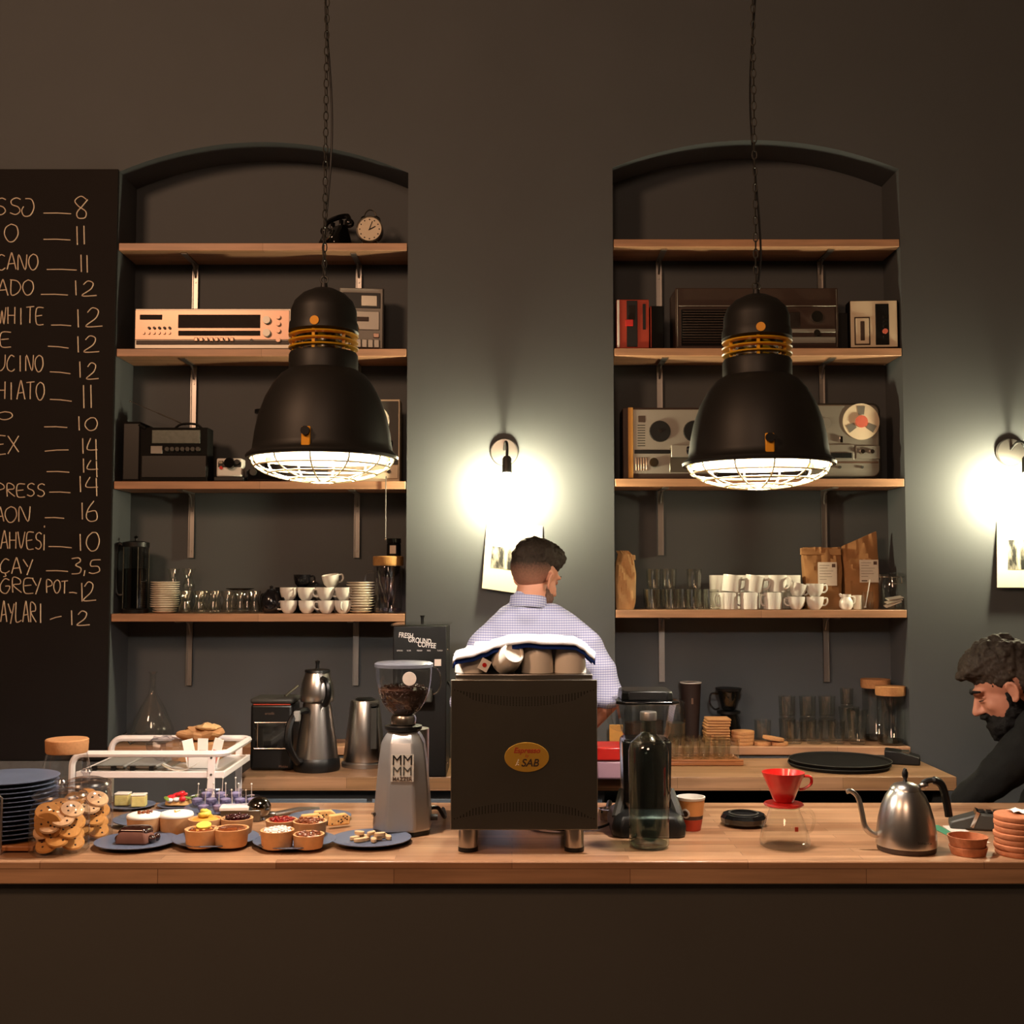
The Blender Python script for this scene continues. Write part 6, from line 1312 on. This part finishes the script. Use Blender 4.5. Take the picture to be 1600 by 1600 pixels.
def hand(bl, wrist, d, pn, sc=1, curl=.5, side=1):
    """palm and five bent fingers; d = direction of the hand, pn = palm normal"""
    d = Vector(d).normalized(); pn = Vector(pn); pn = (pn - d * pn.dot(d)).normalized(); sd = d.cross(pn) * side; w = Vector(wrist)
    pc = w + d * .045 * sc
    for k in (-1.2, -.4, .4, 1.2): bl.cap(w + sd * k * .012 * sc + d * .01, .013 * sc, w + sd * k * .019 * sc + d * .085 * sc, .0115 * sc)
    for k, L in ((-1.5, .062), (-.5, .078), (.5, .084), (1.5, .075)):
        p = w + sd * k * .019 * sc + d * .088 * sc; a = 0; dd = d
        for q, (fr, r_) in enumerate(((.45, .0092), (.32, .0085), (.25, .0075))):
            a += curl * (.5 + .25 * q); dd = (d * math.cos(a) + pn * math.sin(a)).normalized(); n = p + dd * L * fr * sc; bl.cap(p, r_ * sc, n, (r_ - .0006) * sc); p = n
    p = w + sd * .026 * sc + d * .025 * sc; dd = (sd * .8 + d * .7 + pn * .35).normalized(); n = p + dd * .04 * sc; bl.cap(p, .0125 * sc, n, .0105 * sc); bl.cap(n, .0105 * sc, n + (dd + d * .6 + pn * .3).normalized() * .032 * sc, .009 * sc)
def noisefn(amp, f, seed=0, H=None):
    def fn(co, n): return co + n * amp * (noise.noise(co * f + Vector((seed, seed, 0))) + .5 * noise.noise(co * f * 2.3))
    return fn

# --- person seen from behind in the plaid shirt
D1 = 4.02
pb = Vector((sx(838, D1), D1, 0))
t = thing('person', 'person with short dark hair in a pale checked shirt, seen from behind the espresso machine', 'person', pb)
def q1(x, y, dy=0):                # pixel -> local, at depth D1 + dy
    p = W(x, y, D1 + dy); return Vector((p.x - pb.x, p.y - pb.y, p.z))
hc = q1(838, 900, .03)             # head centre
H1 = head_mx(hc, PI / 2 - .78, .30, .10)     # looks away, turned right and down
shL, shR = q1(760, 1008, .02), q1(908, 1004, .02)
nk = q1(825, 950, .0)
body = Blob(); add_head(body, H1, .97)
body.cap(nk + Vector((0, .03, -.05)), .05, nk + Vector((0, .014, .0)), .055).cap(nk + Vector((0, .014, .0)), .055, hc + Vector((-.012, -.01, -.05)), .058)
tz_ = nk.z
hipc = Vector((.0, .02, .95))
elR = q1(955, 1092, .03); wrR = q1(905, 1150, .13); haR = wrR
elL = q1(722, 1100, .05); wrL = q1(770, 1150, .22)
# torso core, arms, hips and legs
body.ell((0, .03, 1.31), (.14, .08, .2)).ell((0, .02, 1.08), (.14, .1, .2)).ell(hipc, (.16, .11, .13)).cap(shL * .9 + Vector((0, 0, shL.z * .1 - .035)), .04, shR * .9 + Vector((0, .0, shR.z * .1 - .035)), .04)
for sh_, el_, wr_, pn in ((shR, elR, wrR, (-1, 0, -.3)), (shL, elL, wrL, (1, 0, -.3))):
    body.cap(sh_ + Vector((0, 0, -.03)), .044, el_, .038); body.cap(el_, .038, wr_, .027); hand(body, wr_, (wr_ - el_) + Vector((0, .05, 0)), (0, 0, -1), 1, .5, 1 if sh_ is shR else -1)
for s_ in (-1, 1):
    body.cap((s_ * .09, .02, .92), .088, (s_ * .1, .03, .5), .056).cap((s_ * .1, .03, .5), .056, (s_ * .105, .0, .09), .038).cap((s_ * .105, -.02, .045), .04, (s_ * .12, .16, .03), .03)
body.build('body', 'skin_lit', t, .0055, 4)
sh = Blob()
spine = [q1(835, 975, .0), q1(835, 1010, .01), q1(835, 1060, .02), q1(835, 1130, .03), q1(835, 1230, .03)]
sh.cap(nk + Vector((-.004, .008, -.035)), .071, nk + Vector((-.004, .008, .012)), .062)
sh.cap(q1(795, 975, .0), .05, q1(760, 1004, .02), .056).cap(q1(865, 970, .0), .055, q1(906, 999, .02), .056).cap(q1(800, 968, .01), .055, q1(860, 966, .01), .055)
sh.cap(q1(800, 990, .02), .085, q1(868, 988, .02), .085).cap(q1(782, 1030, .03), .1, q1(888, 1030, .03), .1).cap(q1(790, 1100, .03), .105, q1(885, 1100, .03), .105).cap(q1(798, 1180, .03), .1, q1(878, 1180, .03), .1).cap(q1(798, 1262, .03), .1, q1(878, 1262, .03), .1)
cuR = elR
sh.cap(shR + Vector((0, 0, -.01)), .066, q1(934, 1045, .03), .064).cap(q1(934, 1045, .03), .064, q1(951, 1086, .03), .052)
cuL = shL.lerp(elL, .9)
sh.cap(shL + Vector((0, 0, -.01)), .068, cuL, .055)
def folds(co, n):
    return co + n * (.010 * noise.noise(Vector((co.x * 5 + co.z * 5, co.y * 6, co.z * 15))) + .004 * noise.noise(co * 20))
shirt = sh.build('shirt', 'shirt', t, .008, 12, folds)
col_ = Lz([(.062, -.012), (.066, .0), (.063, .028), (.059, .03), (.06, 0)], seg=36, sy=.95).build('shirt_collar', 'shirt', shirt, loc=nk + Vector((.0, -.0, .012))); col_.rotation_euler = (-.12, .06, 0)
m, nt, b = new('hair_fade'); N = nt.nodes     # a fade cut: dark on top, cropped to skin at the nape
tc = N.new('ShaderNodeTexCoord'); sp_ = N.new('ShaderNodeSeparateXYZ'); nt.links.new(tc.outputs['Object'], sp_.inputs[0])
ns = N.new('ShaderNodeTexNoise'); ns.inputs['Scale'].default_value = 160; nt.links.new(tc.outputs['Object'], ns.inputs['Vector'])
ad = N.new('ShaderNodeMath'); ad.operation = 'MULTIPLY_ADD'; ad.inputs[1].default_value = .03; nt.links.new(ns.outputs['Fac'], ad.inputs[0]); nt.links.new(sp_.outputs['Z'], ad.inputs[2])
mr = N.new('ShaderNodeMapRange'); mr.inputs['From Min'].default_value = hc.z - .035; mr.inputs['From Max'].default_value = hc.z + .065; nt.links.new(ad.outputs[0], mr.inputs[0])
cr = N.new('ShaderNodeValToRGB'); cr.color_ramp.elements[0].color = lin('b07a62'); cr.color_ramp.elements[1].color = lin('2a211a'); nt.links.new(mr.outputs[0], cr.inputs[0]); nt.links.new(cr.outputs[0], b.inputs['Base Color'])
b.inputs['Roughness'].default_value = .75; b.inputs['Specular IOR Level'].default_value = .15
hr = Blob()
def eh(bl, c, r, H, mx=None, sc=.97): bl.ell(H @ (Vector(c) * sc), (1, 1, 1), H.to_3x3().to_4x4() @ (mx or ident()) @ Matrix.Diagonal((r[0] * sc, r[1] * sc, r[2] * sc, 1)))
eh(hr, (-.018, 0, .068), (.1, .081, .07), H1); eh(hr, (.02, 0, .085), (.082, .07, .05), H1); eh(hr, (-.05, 0, .045), (.07, .074, .055), H1); eh(hr, (.0, 0, .052), (.07, .0805, .04), H1)
hr.build('hair', 'hair', t, .005, 3, noisefn(.006, 55))
fd = Blob(); eh(fd, (-.032, 0, .03), (.0865, .0778, .0868), H1)
fd.build('cropped_hair', 'hair_fade', t, .0045, 2)
bd_ = Blob(); eh(bd_, (.036, 0, -.07), (.055, .0625, .05), H1); eh(bd_, (.014, 0, -.05), (.034, .0655, .046), H1)
bd_.build('beard', 'hair_cut', t, .005, 3, noisefn(.003, 80))
for s_ in (-1, 1):
    MB().ell(H1 @ (Vector((.074, s_ * .03, .001)) * .97), (.0095, .0095, .0095)).build('eye', 'skin', t)
    eb = Blob(); eb.cap(H1 @ (Vector((.09, s_ * .014, .026)) * .97), .0045, H1 @ (Vector((.08, s_ * .045, .026)) * .97), .003); eb.build('eyebrow', 'hair', t, .003, 1)
tr_ = Blob(); tr_.ell(hipc, (.175, .125, .14))
for s_ in (-1, 1): tr_.cap((s_ * .09, .02, .9), .1, (s_ * .1, .03, .5), .072).cap((s_ * .1, .03, .5), .072, (s_ * .105, .0, .12), .056)
tr_.build('trousers', 'trousers', t, .012, 5)
for s_ in (-1, 1):
    sb = Blob(); sb.cap((s_ * .105, -.025, .05), .05, (s_ * .12, .17, .042), .04); sb.build('shoe', 'black', t, .01, 2)

# --- bearded person bending down at the right edge
D2 = 3.98
pb2 = Vector((sx(1640, D2), D2 + .02, 0))
t = thing('person', 'bearded person in a black sweater bending down at the right edge, reaching behind the counter', 'person', pb2)
def q2(x, y, dy=0):
    p = W(x, y, D2 + dy); return Vector((p.x - pb2.x, p.y - pb2.y, p.z))
hc2 = q2(1570, 1073)
H2 = head_mx(hc2, PI - .30, .47, 0)
body = Blob(); add_head(body, H2, 1.12)
sh2 = q2(1632, 1150, .0)
body.cap(hc2 + Vector((.045, .01, -.05)), .062, q2(1640, 1120, .04), .07)
elb = q2(1560, 1215, -.05); wri = q2(1500, 1262, -.06)
body.cap(q2(1625, 1150, -.08), .046, elb, .04).cap(elb, .038, wri, .028); hand(body, wri, wri - elb, (0, 0, -1), 1, .5, 1)
shb = q2(1680, 1150, .18); elb2 = q2(1620, 1260, .16); wri2 = q2(1560, 1340, .1)
body.cap(shb, .046, elb2, .038).cap(elb2, .038, wri2, .028); hand(body, wri2, wri2 - elb2, (0, 0, -1), 1, .5, -1)
hip2 = Vector((.5, .05, .93))
chest = q2(1690, 1145, .04)
body.cap(q2(1665, 1142, .04), .085, chest + Vector((.05, 0, -.02)), .12).cap(chest, .12, (.36, .05, 1.04), .11).ell(hip2, (.15, .16, .14))
for s_ in (-1, 1): body.cap((.48, .05 + s_ * .09, .88), .088, (.42, .05 + s_ * .1, .5), .056).cap((.42, .05 + s_ * .1, .5), .056, (.48, .05 + s_ * .1, .09), .038).cap((.5, .05 + s_ * .1, .045), .04, (.34, .05 + s_ * .11, .03), .03)
body.build('body', 'skin', t, .0055, 4)
sw = Blob()
sw.cap(q2(1622, 1148, -.07), .082, q2(1568, 1203, -.05), .068).cap(q2(1568, 1203, -.05), .068, q2(1512, 1252, -.06), .052)
sw.cap(shb, .08, elb2, .062).cap(elb2, .062, wri2, .045)
sw.cap(q2(1650, 1130, .04), .115, chest + Vector((.05, 0, 0)), .165).cap(chest + Vector((.03, 0, -.01)), .165, (.38, .05, 1.05), .15).cap(q2(1622, 1140, -.08), .08, q2(1680, 1140, .17), .09)
sw.cap((.38, .05, 1.05), .15, (.47, .05, .95), .16)
def folds2(co, n): return co + n * (.008 * noise.noise(co * 14) + .004 * noise.noise(co * 30))
sw.build('sweater', 'sweater', t, .008, 5, folds2)
hr = Blob(); k112 = 1.12
for c_, r_ in (((-.02, 0, .066), (.1, .084, .08)), ((.02, 0, .092), (.08, .074, .055)), ((.07, 0, .088), (.036, .055, .024)), ((-.065, 0, .02), (.07, .078, .075)), ((-.01, 0, .035), (.07, .0835, .05)), ((.095, 0, .082), (.02, .035, .016))): eh(hr, c_, r_, H2, sc=k112)
rnd = random.Random(4)
for k in range(90):
    a = rnd.uniform(0, 2 * PI); b = rnd.uniform(.1, 1.25)
    p = Vector((-.015 + .108 * math.sin(b) * math.cos(a) , .084 * math.sin(b) * math.sin(a), .062 + .088 * math.cos(b))); s_ = rnd.uniform(.008, .014)
    eh(hr, p, (s_, s_, s_ * .8), H2, sc=k112)
hr.build('hair', 'hair', t, .005, 2, noisefn(.006, 70, 3))
bd_ = Blob()
for c_, r_ in (((.05, 0, -.098), (.056, .056, .044)), ((.012, 0, -.072), (.045, .0635, .045)), ((-.004, 0, -.045), (.022, .0685, .036)), ((.094, 0, -.056), (.016, .034, .010)), ((.008, 0, -.03), (.016, .0735, .04)), ((.07, 0, -.075), (.024, .045, .022)), ((.07, 0, -.12), (.035, .036, .03)), ((.02, 0, -.115), (.04, .05, .03))): eh(bd_, c_, r_, H2, sc=k112)
bd_.build('beard', 'beard', t, .005, 2, noisefn(.006, 60, 1))
for s_ in (-1, 1):
    MB().ell(H2 @ (Vector((.070, s_ * .03, -.001)) * k112), (.0085, .011, .008)).build('eye', 'skin', t)
    eb = Blob(); eb.cap(H2 @ (Vector((.0965, s_ * .012, .024)) * k112), .0062, H2 @ (Vector((.0915, s_ * .034, .028)) * k112), .0058).cap(H2 @ (Vector((.0915, s_ * .034, .028)) * k112), .0058, H2 @ (Vector((.074, s_ * .053, .022)) * k112), .004); eb.build('eyebrow', 'beard', t, .003, 1)
    el = Blob(); el.cap(H2 @ (Vector((.088, s_ * .02, -.006)) * k112), .0025, H2 @ (Vector((.078, s_ * .044, -.006)) * k112), .002); el.build('eyelashes', 'beard', t, .002, 1)
tr_ = Blob(); tr_.ell(hip2, (.17, .18, .15))
for s_ in (-1, 1): tr_.cap((.48, .05 + s_ * .09, .88), .1, (.42, .05 + s_ * .1, .5), .07).cap((.42, .05 + s_ * .1, .5), .07, (.48, .05 + s_ * .1, .12), .055)
tr_.build('trousers', 'trousers', t, .012, 5)
for s_ in (-1, 1):
    sb = Blob(); sb.cap((.51, .05 + s_ * .1, .05), .05, (.33, .05 + s_ * .11, .042), .04); sb.build('shoe', 'black', t, .01, 2)
